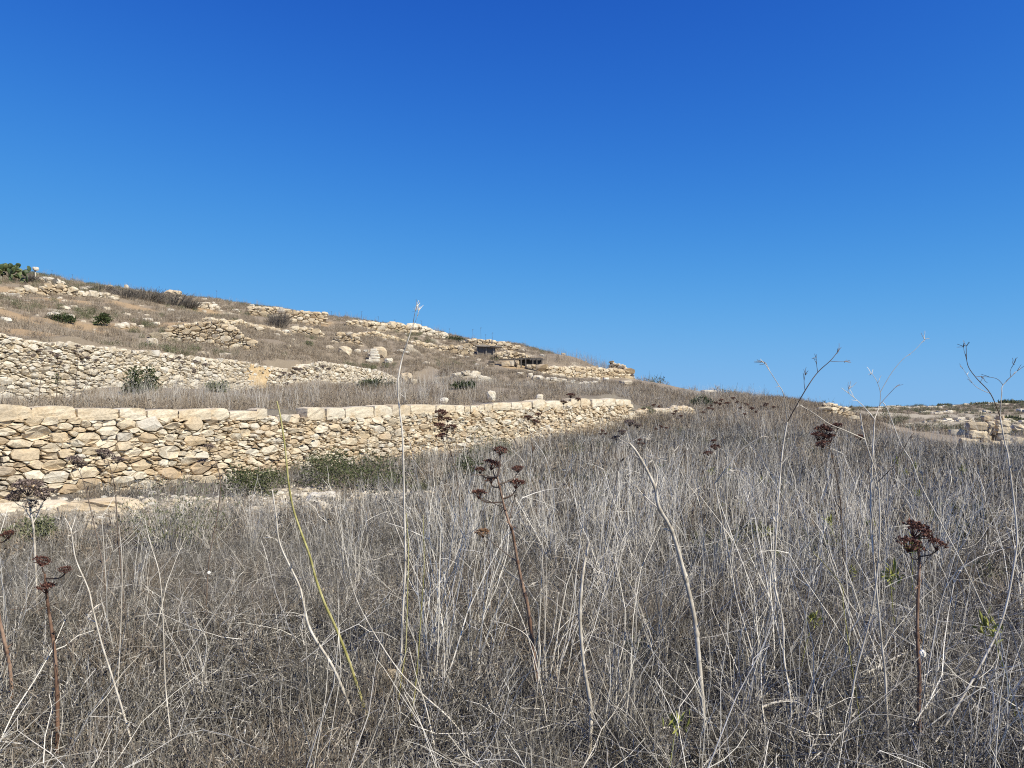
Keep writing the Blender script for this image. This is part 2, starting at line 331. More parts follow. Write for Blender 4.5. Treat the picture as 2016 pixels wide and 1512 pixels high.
# ------------------------------------------------------------------ stones
def clip(poly, nx_, ny_, c):
    """keep the side n.p <= c"""
    out = []; k = len(poly)
    for i in range(k):
        p = poly[i]; q = poly[(i + 1) % k]; a = nx_ * p[0] + ny_ * p[1] - c; b = nx_ * q[0] + ny_ * q[1] - c
        if a <= 0: out.append(p)
        if (a < 0 < b) or (b < 0 < a):
            t = a / (a - b); out.append((p[0] + t * (q[0] - p[0]), p[1] + t * (q[1] - p[1])))
    return out
def pack(L, top, size, seed, aspect=1.75, vmin=-.12):
    """irregular rubble filling 0..L by vmin..top(u): big stones first, gaps filled with smaller ones; returns polygons"""
    r = np.random.default_rng(seed); us = np.linspace(0, L, 200); hmax = max(top(u) for u in us)
    S = np.zeros((0, 3))
    for scale, tries in ((2.0, .10), (1.45, .6), (1.0, 2.2), (.68, 4.0), (.45, 5.0), (.32, 3.0)):
        n = int(tries * L * (hmax - vmin) / (aspect * size(L / 2) ** 2))
        for _ in range(n):
            u = r.random() * L; v = vmin + r.random() * (hmax - vmin)
            q = size(u) * scale * (.85 + .3 * r.random()) * .5
            if v > top(u) - q * .35: continue
            if len(S):
                d2 = ((S[:, 0] - u) / aspect) ** 2 + (S[:, 1] - v) ** 2
                if np.any(d2 < ((S[:, 2] + q) * .88) ** 2): continue
            S = np.vstack((S, (u, v, q)))
    cells = []
    for i in range(len(S)):
        u, v, q = S[i]; R = q * 2.1
        poly = [(math.cos(a) * R * (.9 + .25 * r.random()), math.sin(a) * R * .82 * (.9 + .25 * r.random())) for a in np.arange(0, 6.283, .6283)]
        du = (S[:, 0] - u) / aspect; dv = S[:, 1] - v; d2 = du * du + dv * dv
        nb = np.nonzero((d2 < (R + .01 + S[:, 2] * 2.2) ** 2) & (d2 > 0))[0]
        for j in nb[np.argsort(d2[nb])][:22]:
            c = (d2[j] + q * q - S[j, 2] ** 2) / 2
            th = (r.random() - .5) * .0
            poly = clip(poly, du[j], dv[j], c)
            if len(poly) < 3: break
        if len(poly) >= 3: cells.append(([(u + x * aspect, v + y + .5 * q * 0 + size(u) * .55 * (float(vnoise((u + x * aspect) * 1.3, v + y, 1.7 / size(u) * .15, seed)) - .5)) for x, y in poly], q))
    return cells
def poly_stone(poly, r, gap, depth, bulge, back=.16):
    """angular stone with a chamfered, tilted, uneven face; local (u, v, w) about its centre"""
    P = np.array(poly); c = P.mean(0); P = P - c
    A = []; gap = gap
    for i in range(len(P)):                       # drop slivers
        if np.linalg.norm(P[i] - P[i - 1]) > gap * 1.6: A.append(P[i])
    if len(A) < 4: return None
    if len(A) < 7:                                # cut long corners
        B = []
        for i in range(len(A)):
            p, nxt, prv = A[i], A[(i + 1) % len(A)], A[i - 1]
            if r.random() < .5: B += [p + (prv - p) * r.uniform(.1, .3), p + (nxt - p) * r.uniform(.1, .3)]
            else: B.append(p * r.uniform(.93, 1.0))
            if np.linalg.norm(nxt - p) > .16: B.append((p + nxt) / 2 * r.uniform(.88, 1.0))
        A = B
    P = np.array(A); n = len(P); rad = np.linalg.norm(P, axis=1); sz = rad.mean()
    P = P * np.maximum(.5, 1 - gap / np.maximum(rad, 1e-3))[:, None]
    tu, tv = r.normal(0, .14), r.normal(.26, .22)
    gap = gap * r.uniform(.5, 1.9); d = depth * (.2 + 1.8 * r.random()); b = bulge * sz
    V = []; rs_ = r.uniform(.80, .93)
    for s, w, jj in ((.9, -back, .0), (1.0, d - b * .55, .12), (rs_, d, .14)):
        for p in P:
            q = p * s * (1 + r.normal(0, jj * .5)); ww = w + (q[0] * tu + q[1] * tv if s < .99 or w > 0 else 0) + r.normal(0, .012 if w > -back + .01 else 0)
            V.append((q[0], q[1], ww))
    V.append((r.normal(0, .26) * sz, r.normal(0, .16) * sz, d + b * .4 * r.random() + r.normal(0, .010)))
    Fc = []
    for k in range(2):
        for j in range(n): Fc.append((k * n + j, k * n + (j + 1) % n, (k + 1) * n + (j + 1) % n, (k + 1) * n + j))
    for j in range(n): Fc.append((2 * n + j, 2 * n + (j + 1) % n, 3 * n))
    return c, np.array(V), Fc
def rock_mesh(r, dims, sub=2, boxy=.5, jit=.12):
    """irregular boulder between a box and an ellipsoid, flat underside allowed"""
    bm = bmesh.new(); bmesh.ops.create_cube(bm, size=2.0); bmesh.ops.subdivide_edges(bm, edges=bm.edges[:], cuts=sub - 1, use_grid_fill=True)
    k = r.normal(size=(6, 3)); k /= np.linalg.norm(k, axis=1)[:, None]; off = .58 + boxy * .85 + .28 * r.random(6)
    for v in bm.verts:
        p = np.array(v.co); e = p / np.linalg.norm(p); q = boxy * p + (1 - boxy) * e * 1.15
        for a, o in zip(k, off):
            s = q @ a
            if s > o: q = q - a * (s - o) * .85
        q = q + r.normal(0, jit * .5, 3); v.co = q * np.array(dims) * .5
    V = [np.array(v.co) for v in bm.verts]; Fc = [tuple(x.index for x in f.verts) for f in bm.faces]; bm.free(); return V, Fc

class Path:
    """polyline over the ground, points by distance along it"""
    def __init__(s, pts):
        s.p = np.array(pts, float)[:, :2]; d = np.linalg.norm(np.diff(s.p, axis=0), axis=1); s.c = np.r_[0, np.cumsum(d)]; s.L = s.c[-1]
    def xy(s, u): return np.array((np.interp(u, s.c, s.p[:, 0]), np.interp(u, s.c, s.p[:, 1])))
    def tan(s, u):
        t = s.xy(min(s.L, u + .15)) - s.xy(max(0, u - .15)); return t / (np.linalg.norm(t) + 1e-9)
def rubble_wall(name, label, pts, topf, sizef, mat, seed, nparts=0, rank=None, front=1, batter=.10, gap=.011, depth=.035, bulge=.45, aspect=1.75, coping=None, thick=.38, skip=None, core=True, basef=None, group=None, topstones=True):
    r = np.random.default_rng(seed); pa = Path(pts); L = pa.L
    us = np.linspace(0, L, 60)
    base_s = np.array([min(gz(*(pa.xy(u) + front * .35 * np.array((pa.tan(u)[1], -pa.tan(u)[0])))), gz(*pa.xy(u)) + .02) if basef is None else basef(u) for u in us])
    zb = lambda u: float(np.interp(u, us, base_s))
    T = thing(name, label, 'wall', (*pa.xy(L / 2), zb(L / 2)), group); O = np.array(T.location)
    def frame(u):
        t = pa.tan(u); nrm = np.array((t[1], -t[0], 0)) * front; return np.array((t[0], t[1], 0)), nrm
    def pos(u, v, w):
        t, nrm = frame(u); return np.array((*pa.xy(u), zb(u) + v)) + nrm * (w - batter * v)
    hf = lambda u: max(.05, topf(u) - zb(u))
    pieces = []
    for poly, q in pack(L, hf, sizef, seed + 1, aspect):
        c = np.mean(poly, 0)
        if skip and skip(pa, c[0], c[1]): continue
        st = poly_stone(poly, r, gap, depth, bulge)
        if st is None: continue
        c, V, Fc = st; ctr = pos(c[0], c[1], 0); t, nrm = frame(c[0]); up = np.array((0, 0, 1.0)) - nrm * batter
        W = V[:, :1] * t + V[:, 1:2] * up + V[:, 2:] * nrm
        if front < 0: Fc = [tuple(reversed(f)) for f in Fc]
        pieces.append((ctr, W, Fc, float(np.clip(r.beta(1.2, 1.2), 0, 1)), q))
    if topstones:                                  # loose stones that finish the ragged head of the wall, two deep
        u = 0.0
        while u < L:
            s = sizef(u) * (.8 + .7 * r.random()); u += s * aspect * .55
            if u >= L or (skip and skip(pa, u, hf(u))) or (coping and coping(u) is not None): continue
            for w in (-.10, -.30):
                if r.random() < .22: continue
                V, Fc = rock_mesh(r, (s * aspect * .95, s * 1.3, s * (.7 + .4 * r.random())), 2, .45, .16)
                t, nrm = frame(u); a = r.normal(0, .5); ca, sa = math.cos(a), math.sin(a)
                W = np.array([t * (x * ca - y * sa) + nrm * (x * sa + y * ca) + np.array((0, 0, z + .15 * x * r.normal(0, .5))) for x, y, z in V])
                pieces.append((pos(u, hf(u) - s * .15 + r.normal(0, .02), w), W, Fc, float(r.beta(2.2, 2.2)), s * .4))
    if coping:
        u = 0.0; mb = MB()
        while u < L - .1:
            k = coping(u)
            if k is None: u += .1; continue
            ln, hh = k; ln *= (.7 + .7 * r.random()); hh *= (.80 + .32 * r.random()); ln = min(ln, L - u)
            if coping(u + ln) is None:
                while ln > .3 and coping(u + ln) is None: ln -= .05
            V, Fc = rock_mesh(r, (ln * .99, thick * (1.05 + .15 * r.random()), hh), 4, .84, .042)
            t, nrm = frame(u + ln / 2); tl = r.normal(0, .02); tw = r.normal(0, .05); tp = r.normal(0, .35); tz = r.normal(0, .09)
            V = [np.array((v[0] * (1 - abs(v[2]) * .0) + tp * v[2] * v[0] * .6 + .12 * tp * v[2], v[1], v[2] * (1 + tz * v[0] / ln * 2) - .10 * hh * (abs(v[0]) / ln * 2) ** 4 * (v[2] > 0))) for v in V]
            W = np.array([t * (x - tw * y) + nrm * (y + tw * x) + np.array((0, 0, z + tl * x)) for x, y, z in V])
            ctr = pos(u + ln / 2, hf(u + ln / 2), -thick * .42); ctr[2] += hh * .44
            me_ = mesh('coping_stone', W, Fc, [float(.25 + .5 * r.random())] * len(W), mat); ob('coping_stone', me_, T, ctr - O)
            u += ln
    if nparts:
        key = [rank(p[0]) * p[4] for p in pieces]; order = np.argsort(key)[::-1]
    else: order = np.arange(len(pieces))
    rest = MB()
    for k, i in enumerate(order):
        ctr, W, Fc, tone, q = pieces[i]
        if k < nparts: ob('stone', mesh('stone', W, Fc, [tone] * len(W), mat), T, ctr - O)
        else: rest.add(list(W + ctr - O), Fc, tone)
    if rest.V: rest.build('small_stones', mat, T, kind='stuff')
    if core:                                       # packed earth and rubble behind the face
        V = []; Fc = []; N = max(4, int(L / .4))
        for i in range(N + 1):
            u = L * i / N; h = max(.02, hf(u) - sizef(u) * .55)
            if skip and skip(pa, u, h): h *= .45
            for v, w in ((-.25, -.07), (h, -.07), (h, -thick), (-.25, -thick)): V.append(pos(u, v, w) - O)
        for i in range(N):
            for j in range(3): Fc.append((i * 4 + j, i * 4 + j + 1, i * 4 + 4 + j + 1, i * 4 + 4 + j))
        Fc += [(0, 1, 2, 3), (N * 4, N * 4 + 3, N * 4 + 2, N * 4 + 1)]
        ob('packing', mesh('packing', V, Fc, None, 'core'), T)
    return T
def cam_rank(p):
    px, py = to_px(*p); return (1.0 if -5 < px < 2020 else 0.02) / max(p[1], 1)

# --- the field wall in front of the terrace
def lin(px_tab, y_tab): return lambda px: float(np.interp(px, px_tab, y_tab))
top1 = lin([-800, 0, 500, 514, 525, 600, 606, 612, 750, 900, 1000, 1100, 1245], [806, 826, 826, 826, 824, 822, 824, 826, 820, 812, 806, 802, 797])
def w1pt(s): return W1A + W1D * s
def w1top(s):
    x, y = w1pt(s - 4.0); px, _ = to_px(x, y, 1.0); return EYE + (797 - top1(px)) / F * y
def w1px(s): x, y = w1pt(s - 4.0); return to_px(x, y, 1.0)[0]
S_END = 4.0 + 23.35
def cop1(s):
    px = w1px(s)
    if 518 < px < 606: return None
    if px < 300: return (.60, .265)
    if px < 518: return (.55, .235)
    if 890 < px < 965: return (.35, .2)
    return (.80, .29)
wall1 = rubble_wall('dry_stone_wall', 'long cream dry stone wall with large coping blocks in the middle of the field', [w1pt(-4.0), w1pt(S_END - 4.0)], w1top,
    lambda u: .118 if w1px(u) < 420 else .098, 'cream', 11, nparts=300, rank=cam_rank, coping=cop1, gap=.008, depth=.045, bulge=.42, thick=.42, aspect=2.0)
# low remnant running on past the end of the wall
pp = [w1pt(S_END - 4.0 + .1), w1pt(S_END - 4 + 2.0), w1pt(S_END - 4 + 4.0), w1pt(S_END - 4 + 6.5)]
def rem_top(u): x, y = w1pt(S_END - 4 + u); px, _ = to_px(x, y, 1.5); return EYE + (797 - np.interp(px, [1240, 1275, 1285, 1330, 1360], [790, 793, 801, 801, 804])) / F * y
rubble_wall('ruined_wall', 'low broken continuation of the field wall past its right end', pp, lambda u: min(rem_top(u), gz(*w1pt(S_END - 4 + u)) + .45), lambda u: .16, 'cream', 17, gap=.012)

# --- the second terrace wall
W2 = [(float(w2x(y)), y) for y in (22, 25, 28, 32, 36, 40, 45, 50, 54, 58.5)]
top2 = lin([-400, 0, 60, 150, 260, 300, 420, 480, 520, 560, 590, 640, 700, 760, 785], [600, 653, 672, 680, 690, 694, 708, 712, 722, 728, 722, 714, 722, 734, 748])
P2 = Path(W2)
def w2top(u): x, y = P2.xy(u); px, _ = to_px(x, y, 3.0); return EYE + (797 - top2(px)) / F * y
def skip2(pa, u, v):
    x, y = pa.xy(u); px, _ = to_px(x, y, 3.0); n_ = 26 * (float(vnoise(u * 2.1, v * 3.3, 1, 4)) - .5); return (math.sin(u * 37.1 + v * 91.7) > -.6) and (492 + n_ < px < 518 + n_ + 6 * v and v > .12 or 568 < px < 588 and v > .6)
wall2 = rubble_wall('terrace_wall', 'pale rubble terrace wall on the left slope above the field wall', W2, w2top, lambda u: .135, 'pale', 23, nparts=300, rank=cam_rank, gap=.013, depth=.06, bulge=.5, aspect=1.85, skip=skip2)
ul = P2.c[np.argmin(abs(np.array([to_px(*p, 3.0)[0] for p in P2.p]) - 500))]
us_ = [u for u in np.linspace(0, P2.L, 300) if 476 < to_px(*P2.xy(u), 3.0)[0] < 548]
mb = MB(); Vv = []; NU, NV = 21, 15
for i in range(NU):
    u = us_[0] + (us_[-1] - us_[0]) * i / (NU - 1); x, y = P2.xy(u); t = P2.tan(u); zt = w2top(u); zb_ = gz(x + t[1] * .5, y - t[0] * .5) - .15
    for j in range(NV):
        f = j / (NV - 1); w = (.26 * (1 - f) ** 1.2 + .06) * math.sin(math.pi * i / (NU - 1)) ** 2 + .14 * vnoise(u * 4, f * 7, 1, 2) - .15 - .12 * f
        Vv.append((x + t[1] * w, y - t[0] * w, zb_ + (zt - zb_) * f + .05 * vnoise(u * 4, f * 7, 1, 5)))
Fc = [(i * NV + j, (i + 1) * NV + j, (i + 1) * NV + j + 1, i * NV + j + 1) for i in range(NU - 1) for j in range(NV - 1)]
ob('soil_spill', mesh('soil_spill', np.array(Vv) - np.array(wall2.location), Fc, None, 'soil', True), wall2, label='bare ochre soil slumped through the wall')

# --- terrace walls further up the hill: foot of the wall in the picture, height in picture pixels
def hill_wall(name, label, foot, hpx, mat, seed, size=.24, rise=None, **kw):
    pts = [hit(x, y) for x, y in foot]; fx = np.array([q[0] for q in foot], float); fd = np.polyval(np.polyfit(fx - fx.mean(), [p[1] for p in pts], 1), fx - fx.mean()); dm = float(np.median([p[1] for p in pts])); lm = .45 * (fx.max() - fx.min()) / F * dm; fd = dm + np.clip(fd - fd.mean(), -lm, lm); pts = [np.array((ray(x, y)[0] * d, d, gz(ray(x, y)[0] * d, d))) for (x, y), d in zip(foot, fd)]; pa = Path([p[:2] for p in pts]); Dm = np.mean([p[1] for p in pts])
    hs_ = np.interp(np.linspace(0, pa.L, 40), pa.c, np.array(hpx) / F * np.array([p[1] for p in pts]))
    us = np.linspace(0, pa.L, 40); zz = np.array([gz(*pa.xy(u)) for u in us])
    rr = np.random.default_rng(seed); top_ = zz + hs_ + rr.normal(0, .05, 40)
    return rubble_wall(name, label, [p[:2] for p in pts], lambda u: float(np.interp(u, us, top_)), lambda u: size, mat, seed, depth=.06, bulge=.6, gap=.02, **kw)
hill_wall('hillside_wall', 'broken pale wall just below the prickly pear at the upper left', [(18, 580), (60, 580), (110, 583), (150, 580)], [10, 17, 20, 12], 'gold', 31)
hill_wall('hillside_wall', 'thin line of tumbled wall stones to the right below the prickly pear wall', [(148, 583), (180, 586), (228, 590)], [10, 8, 6], 'pale', 32)
hill_wall('hillside_wall', 'bulging half collapsed rubble face in the middle of the left slope', [(330, 668), (380, 678), (420, 684), (460, 688), (503, 688)], [26, 42, 50, 40, 6], 'gold', 33, size=.2, aspect=1.7)
hill_wall('hillside_wall', 'low stepped wall above the bulging rubble face', [(396, 632), (440, 640), (480, 648), (515, 648)], [8, 11, 10, 8], 'gold', 34)
hill_wall('hillside_wall', 'high rubble wall standing against the sky on the left ridge', [(492, 622), (540, 628), (600, 633), (642, 642)], [18, 22, 26, 22], 'gold', 35, size=.28)
hill_wall('hillside_wall', 'short ochre wall piece right of the round grey bush', [(576, 660), (605, 662), (640, 664)], [15, 14, 8], 'gold', 36)
hill_wall('hillside_wall', 'short ochre wall piece nearest the tall pale stalk on the upper slope', [(660, 674), (690, 678), (712, 680)], [17, 20, 12], 'gold', 37)
hill_wall('hillside_wall', 'long ledge wall along the skyline left of the tall pale stalk', [(684, 645), (740, 650), (790, 656), (815, 660)], [10, 14, 15, 12], 'gold', 38, size=.3)
hill_wall('hillside_wall', 'ledge wall along the skyline right of the tall pale stalk', [(815, 662), (850, 664), (880, 668)], [16, 15, 8], 'pale', 39, size=.3)
hill_wall('hillside_wall', 'ochre ledge wall on the skyline above the two shelters', [(915, 690), (950, 688), (985, 690), (1020, 692)], [20, 20, 16, 10], 'gold', 40, size=.3)
hill_wall('hillside_wall', 'tumbled ochre wall left of the upper shelter', [(862, 690), (900, 698), (930, 702)], [8, 16, 14], 'gold', 41)
hill_wall('hillside_wall', 'ochre wall between the upper and the lower shelter', [(975, 708), (1010, 710), (1045, 714)], [14, 15, 12], 'gold', 42)
hill_wall('hillside_wall', 'ochre terrace wall running right from the timber shelter', [(1070, 735), (1110, 738), (1150, 742), (1200, 746), (1240, 742)], [22, 20, 22, 18, 14], 'gold', 43, size=.26)
hill_wall('hillside_wall', 'rounded wall end at the right tip of the hill terrace', [(1200, 732), (1225, 736), (1247, 742)], [18, 22, 10], 'gold', 44, size=.26)
hill_wall('hillside_wall', 'white tumbled wall below the timber shelter', [(893, 746), (915, 748), (940, 750), (958, 752)], [9, 13, 12, 6], 'pale', 45, size=.3)
hill_wall('hillside_wall', 'pale ragged wall fragment on the far left skyline', [(75, 556), (100, 560), (122, 566)], [8, 10, 8], 'pale', 46)
hill_wall('hillside_wall', 'pale scatter of wall stones right of the dark skyline scrub', [(384, 606), (410, 608), (430, 612)], [10, 12, 6], 'pale', 47)
hill_wall('hillside_wall', 'collapsed stone heap at the left edge of the rubble face', [(300, 668), (325, 672)], [10, 14], 'pale', 48)
hill_wall('hillside_wall', 'long low stony band below the skyline ledge walls', [(690, 664), (740, 668), (800, 674), (860, 680)], [6, 8, 6, 8], 'gold', 50, size=.24)
hill_wall('hillside_wall', 'low stony band between the rubble face and the ridge wall', [(470, 640), (520, 650), (575, 652)], [6, 8, 5], 'gold', 51, size=.22)
hill_wall('hillside_wall', 'low stony band right of the white tumbled wall', [(1075, 752), (1120, 756), (1175, 760)], [5, 8, 6], 'pale', 52, size=.22)
hill_wall('hillside_wall', 'cream collapsed wall end on the field edge at the right', [(1625, 815), (1650, 822), (1678, 826)], [20, 22, 10], 'gold', 49, size=.25)

# --- far terraces across the valley
def far_wall(label, px0, px1, py0, py1, D, h, mat, seed):
    a = at(px0, py0, D); b = at(px1, py1, D * 1.05); pts = [a + (b - a) * t for t in np.linspace(0, 1, 6)]; rr = np.random.default_rng(seed)
    T = thing('far_terrace_wall', label, 'wall', (*((a + b) / 2)[:2], gz(*((a + b) / 2)[:2]))); O = np.array(T.location); mb = MB()
    L = np.linalg.norm(b - a); n = int(L / .45)
    for i in range(n):
        p = a + (b - a) * (i + rr.random()) / n; hh = h * (.12 + .5 * rr.random() ** 1.6); ww = .6 + 2.2 * rr.random() ** 1.5
        p = p + np.array((0, rr.normal(0, 1.2), 0))
        if vnoise(p[0], p[1], .10, seed) < .36: continue
        V, Fc = rock_mesh(rr, (ww, 1.2, hh * 1.3), 2, .7, .12); z = gz(p[0], p[1]) + hh * .4
        mb.add([v + np.array((p[0], p[1], z)) - O for v in V], Fc, float(rr.beta(2, 2)))
    mb.build('stones', mat, T, kind='stuff')
far_wall('pale ledge along the skyline across the valley at the right edge', 1850, 2060, 803, 799, 335, 1.5, 'pale', 61)
far_wall('thin pale terrace ledge below the valley skyline, far right', 1730, 2060, 806, 805, 300, 1.2, 'pale', 62)
far_wall('middle pale terrace ledge across the valley', 1740, 2060, 815, 815, 230, 1.4, 'pale', 63)
far_wall('lower pale terrace ledge across the valley behind the ruined pier', 1760, 2060, 826, 824, 180, 1.3, 'pale', 64)
far_wall('nearest yellowish terrace ledge across the valley left of the ruined pier', 1760, 1890, 838, 840, 125, .9, 'gold', 65)
far_wall('pale heap of rocks where the field meets the valley skyline', 1700, 1760, 806, 808, 250, 1.4, 'pale', 66)

# ------------------------------------------------------------------ ruined pier of squared blocks at the right
PD = 26.5; g0 = hit(1950, 893); PD = g0[1]
pier = thing('ruined_pier', 'ruined pier of large squared limestone blocks at the right field edge', 'ruin', (at(1945, 893, PD)[0], PD, gz(at(1945, 893, PD)[0], PD)))
r = np.random.default_rng(71)
BL = [(1909, 831, 1946, 847, 0), (1909, 847, 1945, 862, .05), (1894, 863, 1931, 879, -.1), (1905, 879, 1934, 893, 0), (1946, 829, 1960, 841, .0), (1939, 818, 1957, 830, .2), (1963, 827, 1992, 840, .1), (1962, 840, 1993, 853, .05), (1968, 853, 1991, 866, .1),
      (1936, 857, 1953, 871, .1), (1932, 871, 1952, 882, .0), (1952, 868, 1972, 881, .12), (1972, 867, 1994, 884, .0), (1955, 881, 1976, 896, -.05), (1934, 883, 1955, 900, .0), (1976, 884, 1996, 899, .05), (1900, 892, 1934, 906, -.05), (1955, 842, 1964, 856, .35), (1945, 842, 1957, 856, .4),
      (1874, 846, 1904, 857, .6), (1998, 836, 2020, 847, .6), (1997, 862, 2018, 878, .6), (1970, 818, 1977, 827, .3)]
for x0, y0, x1, y1, dd in BL:
    D = PD + dd; a = at(x0, y0, D); b = at(x1, y1, D); w = b[0] - a[0]; h = a[2] - b[2]
    V, Fc = rock_mesh(r, (w * .99, .55 + .2 * r.random(), h * .99), 3, .62, .14); an = r.normal(0, .14)
    W = [np.array((v[0] - an * v[1], v[1] + an * v[0], v[2] + r.normal(0, .004))) for v in V]
    ob('block', mesh('block', W, Fc, [float(r.beta(2, 2))] * len(W), 'gold'), pier, np.array(((a[0] + b[0]) / 2, D + .3, (a[2] + b[2]) / 2)) - np.array(pier.location))
# rubble packing that carries the blocks
V, Fc = rock_mesh(r, (1.5, .7, 1.25), 4, .8, .10); q = at(1946, 868, PD + .75)
ob('packing', mesh('packing', V, Fc, [.1] * len(V), 'core'), pier, q - np.array(pier.location))

# ------------------------------------------------------------------ single rocks
def rock(label, px, py, wpx, hpx, mat='pale', seed=0, D=None, z=None, name='rock', boxy=.45, dy=1.0, sink=.2):
    rr = np.random.default_rng(seed + 500); p = hit(px, py) if D is None else at(px, py, D)
    w = wpx / F * p[1]; h = hpx / F * p[1] * (1 + sink)
    V, Fc = rock_mesh(rr, (w * 1.1, w * dy, h * 1.1), 6 if wpx > 100 else 3, boxy, .13 if wpx < 100 else .09)
    return ob(name, mesh(name, V, Fc, [float(rr.beta(2, 2))] * len(V), mat), None, (p[0], p[1], p[2] + h * .5 - h * sink / (1 + sink)), label=label, category='rock')
def wall_rock(label, px, py, wpx, hpx, seed):
    # loose stone lying on top of the field wall: follow the wall line to the right depth
    s = min(np.linspace(0, S_END, 600), key=lambda s: abs(w1px(s) - px)); x, y = w1pt(s - 4.0); nb = np.array((-W1D[1], W1D[0])) * .25
    zt = w1top(s) + (.28 if cop1(s) else .03); rr = np.random.default_rng(seed); w = wpx / F * y; h = hpx / F * y
    V, Fc = rock_mesh(rr, (w, w * .8, h), 3, .35, .15)
    ob('loose_stone', mesh('loose_stone', V, Fc, [.6] * len(V), 'pale'), None, (x + nb[0], y + nb[1], zt + h * .5), label=label, category='stone')
wall_rock('upright pointed stone standing on the field wall coping', 980, 785, 17, 20, 3)
wall_rock('rounded stone lying on the field wall coping right of the pointed one', 1074, 785, 14, 11, 4)
wall_rock('small pale stone lying on the field wall left of the pointed one', 888, 790, 16, 11, 5)
rock('white upright stone standing on top of the terrace wall', 300, 684, 17, 16, seed=1)
rock('small white block beside the upright stone on the terrace wall', 316, 687, 14, 7, seed=2)
rock('white flat boulder on the slope right of the rubble face', 563, 657, 12, 7, seed=3)
rock('white small boulder left of the flat boulder on the slope', 549, 657, 9, 7, seed=4)
rock('white stone on the slope below the two small boulders', 575, 673, 11, 6, seed=5)
rock('grey white block at the base of the stacked stones', 765, 715, 14, 8, seed=6)
rock('yellowish lichen covered boulder beside the stacked stones', 747, 702, 24, 18, 'gold', seed=7)
rock('square cut block by the tall pale stalk on the slope', 805, 692, 15, 12, 'pale', seed=8, boxy=.8)
rock('ochre rubble lump left of the stacked stones', 680, 698, 22, 14, 'gold', seed=9)
rock('pale upright rock on the slope below the hill terrace wall', 1148, 740, 14, 10, seed=10)
rock('white pointed rock low on the slope', 1178, 755, 8, 9, seed=11)
rock('flat pale slab lying at the foot of the hill end', 1232, 758, 24, 8, seed=12)
rock('white block in front of the timber shelter', 1043, 735, 11, 5, seed=13, boxy=.7)
rock('pale slanting slab below the timber shelter', 1058, 748, 20, 8, seed=14)
rock('pale squared stone under the slanting slab', 1044, 743, 9, 8, seed=15, boxy=.7)
rock('pale flat stone low on the slope nearest the white tumbled wall', 1025, 739, 14, 5, seed=16)
rock('cream stone cluster rock right of the terrace wall end', 800, 752, 20, 16, 'gold', seed=17)
rock('white rock right of the terrace wall end', 815, 756, 10, 9, seed=18)
rock('pale flat outcrop on the ridge near the wall end skyline', 1395, 772, 26, 5, seed=19)
rock('white outcrop on the skyline where the ridge falls', 1452, 770, 20, 6, seed=20)
rock('white stone on the left skyline', 218, 560, 8, 5, seed=21)
rock('white stone above the dark skyline scrub', 249, 570, 7, 9, seed=22)
rock('dark mound stone on the skyline beyond the scrub', 342, 580, 26, 10, 'gold', seed=23)
rock('tall pale slab leaning against the foot of the field wall', 1022, 887, 16, 24, 'pale', seed=24, boxy=.7)
rock('pale slab of bedrock below the field wall at the left edge', 60, 1002, 130, 16, 'cream', seed=25, boxy=.15, dy=.6, sink=1.4)
rock('pale slab of bedrock below the field wall, second from the left', 200, 998, 140, 15, 'cream', seed=26, boxy=.15, dy=.6, sink=1.4)
rock('pale bedrock hump between the green wall foot bushes', 640, 985, 60, 16, 'pale', seed=27, boxy=.4, dy=.7, sink=.6)
rock('pinkish stone in the grass left of the red stemmed plant', 958, 1008, 18, 9, 'gold', seed=28)
rock('pale stone half hidden in dry grass in the middle of the foreground', 640, 1168, 40, 10, 'cream', seed=29, boxy=.4, dy=.6, sink=.5)
rock('orange stone lying in the foreground grass', 766, 1338, 26, 14, 'gold', seed=30)
rock('cream stone in the lower left foreground grass', 150, 1452, 30, 14, 'cream', seed=31)
rock('small white stone in the grass at the lower left', 208, 1382, 10, 8, 'pale', seed=32)
# stack of flat stones on the slope
st = hit(737, 715); stack = thing('stone_stack', 'small stack of flat white stones on the slope', 'stone stack', st); r = np.random.default_rng(81); z = -.05
for w, h, dx in ((26, 7, -2), (22, 6, 0), (17, 6, 1), (15, 6, 0), (12, 5, -1)):
    W_ = w / F * st[1]; H_ = h / F * st[1]; V, Fc = rock_mesh(r, (W_, W_ * .7, H_), 2, .7, .1)
    ob('stone', mesh('stone', V, Fc, [.75] * len(V), 'pale'), stack, (dx / F * st[1], 0, z + H_ / 2)); z += H_ * .93

# loose rubble at the foot of the field wall
r = np.random.default_rng(91); mb = MB()
for c, q in list(zip(ROCK, ROCKR)):
    for _ in range(150):
        x = c[0] + r.normal(0, q * .65); y = c[1] + r.normal(0, q * .5); s = .018 + .06 * r.random() ** 3
        if (w1x(y) - x) * W1D[1] > -.1: continue
        V, Fc = rock_mesh(r, (s * 1.5, s * 1.3, s), 2 if s > .045 else 1, .4, .2); zz = gz(x, y)
        mb.add([v + np.array((x, y, zz + s * .2)) for v in V], Fc, float(r.random()))
mb.build('rubble', 'pale', None, kind='stuff', label='loose pale limestone chips below the field wall', category='rubble')

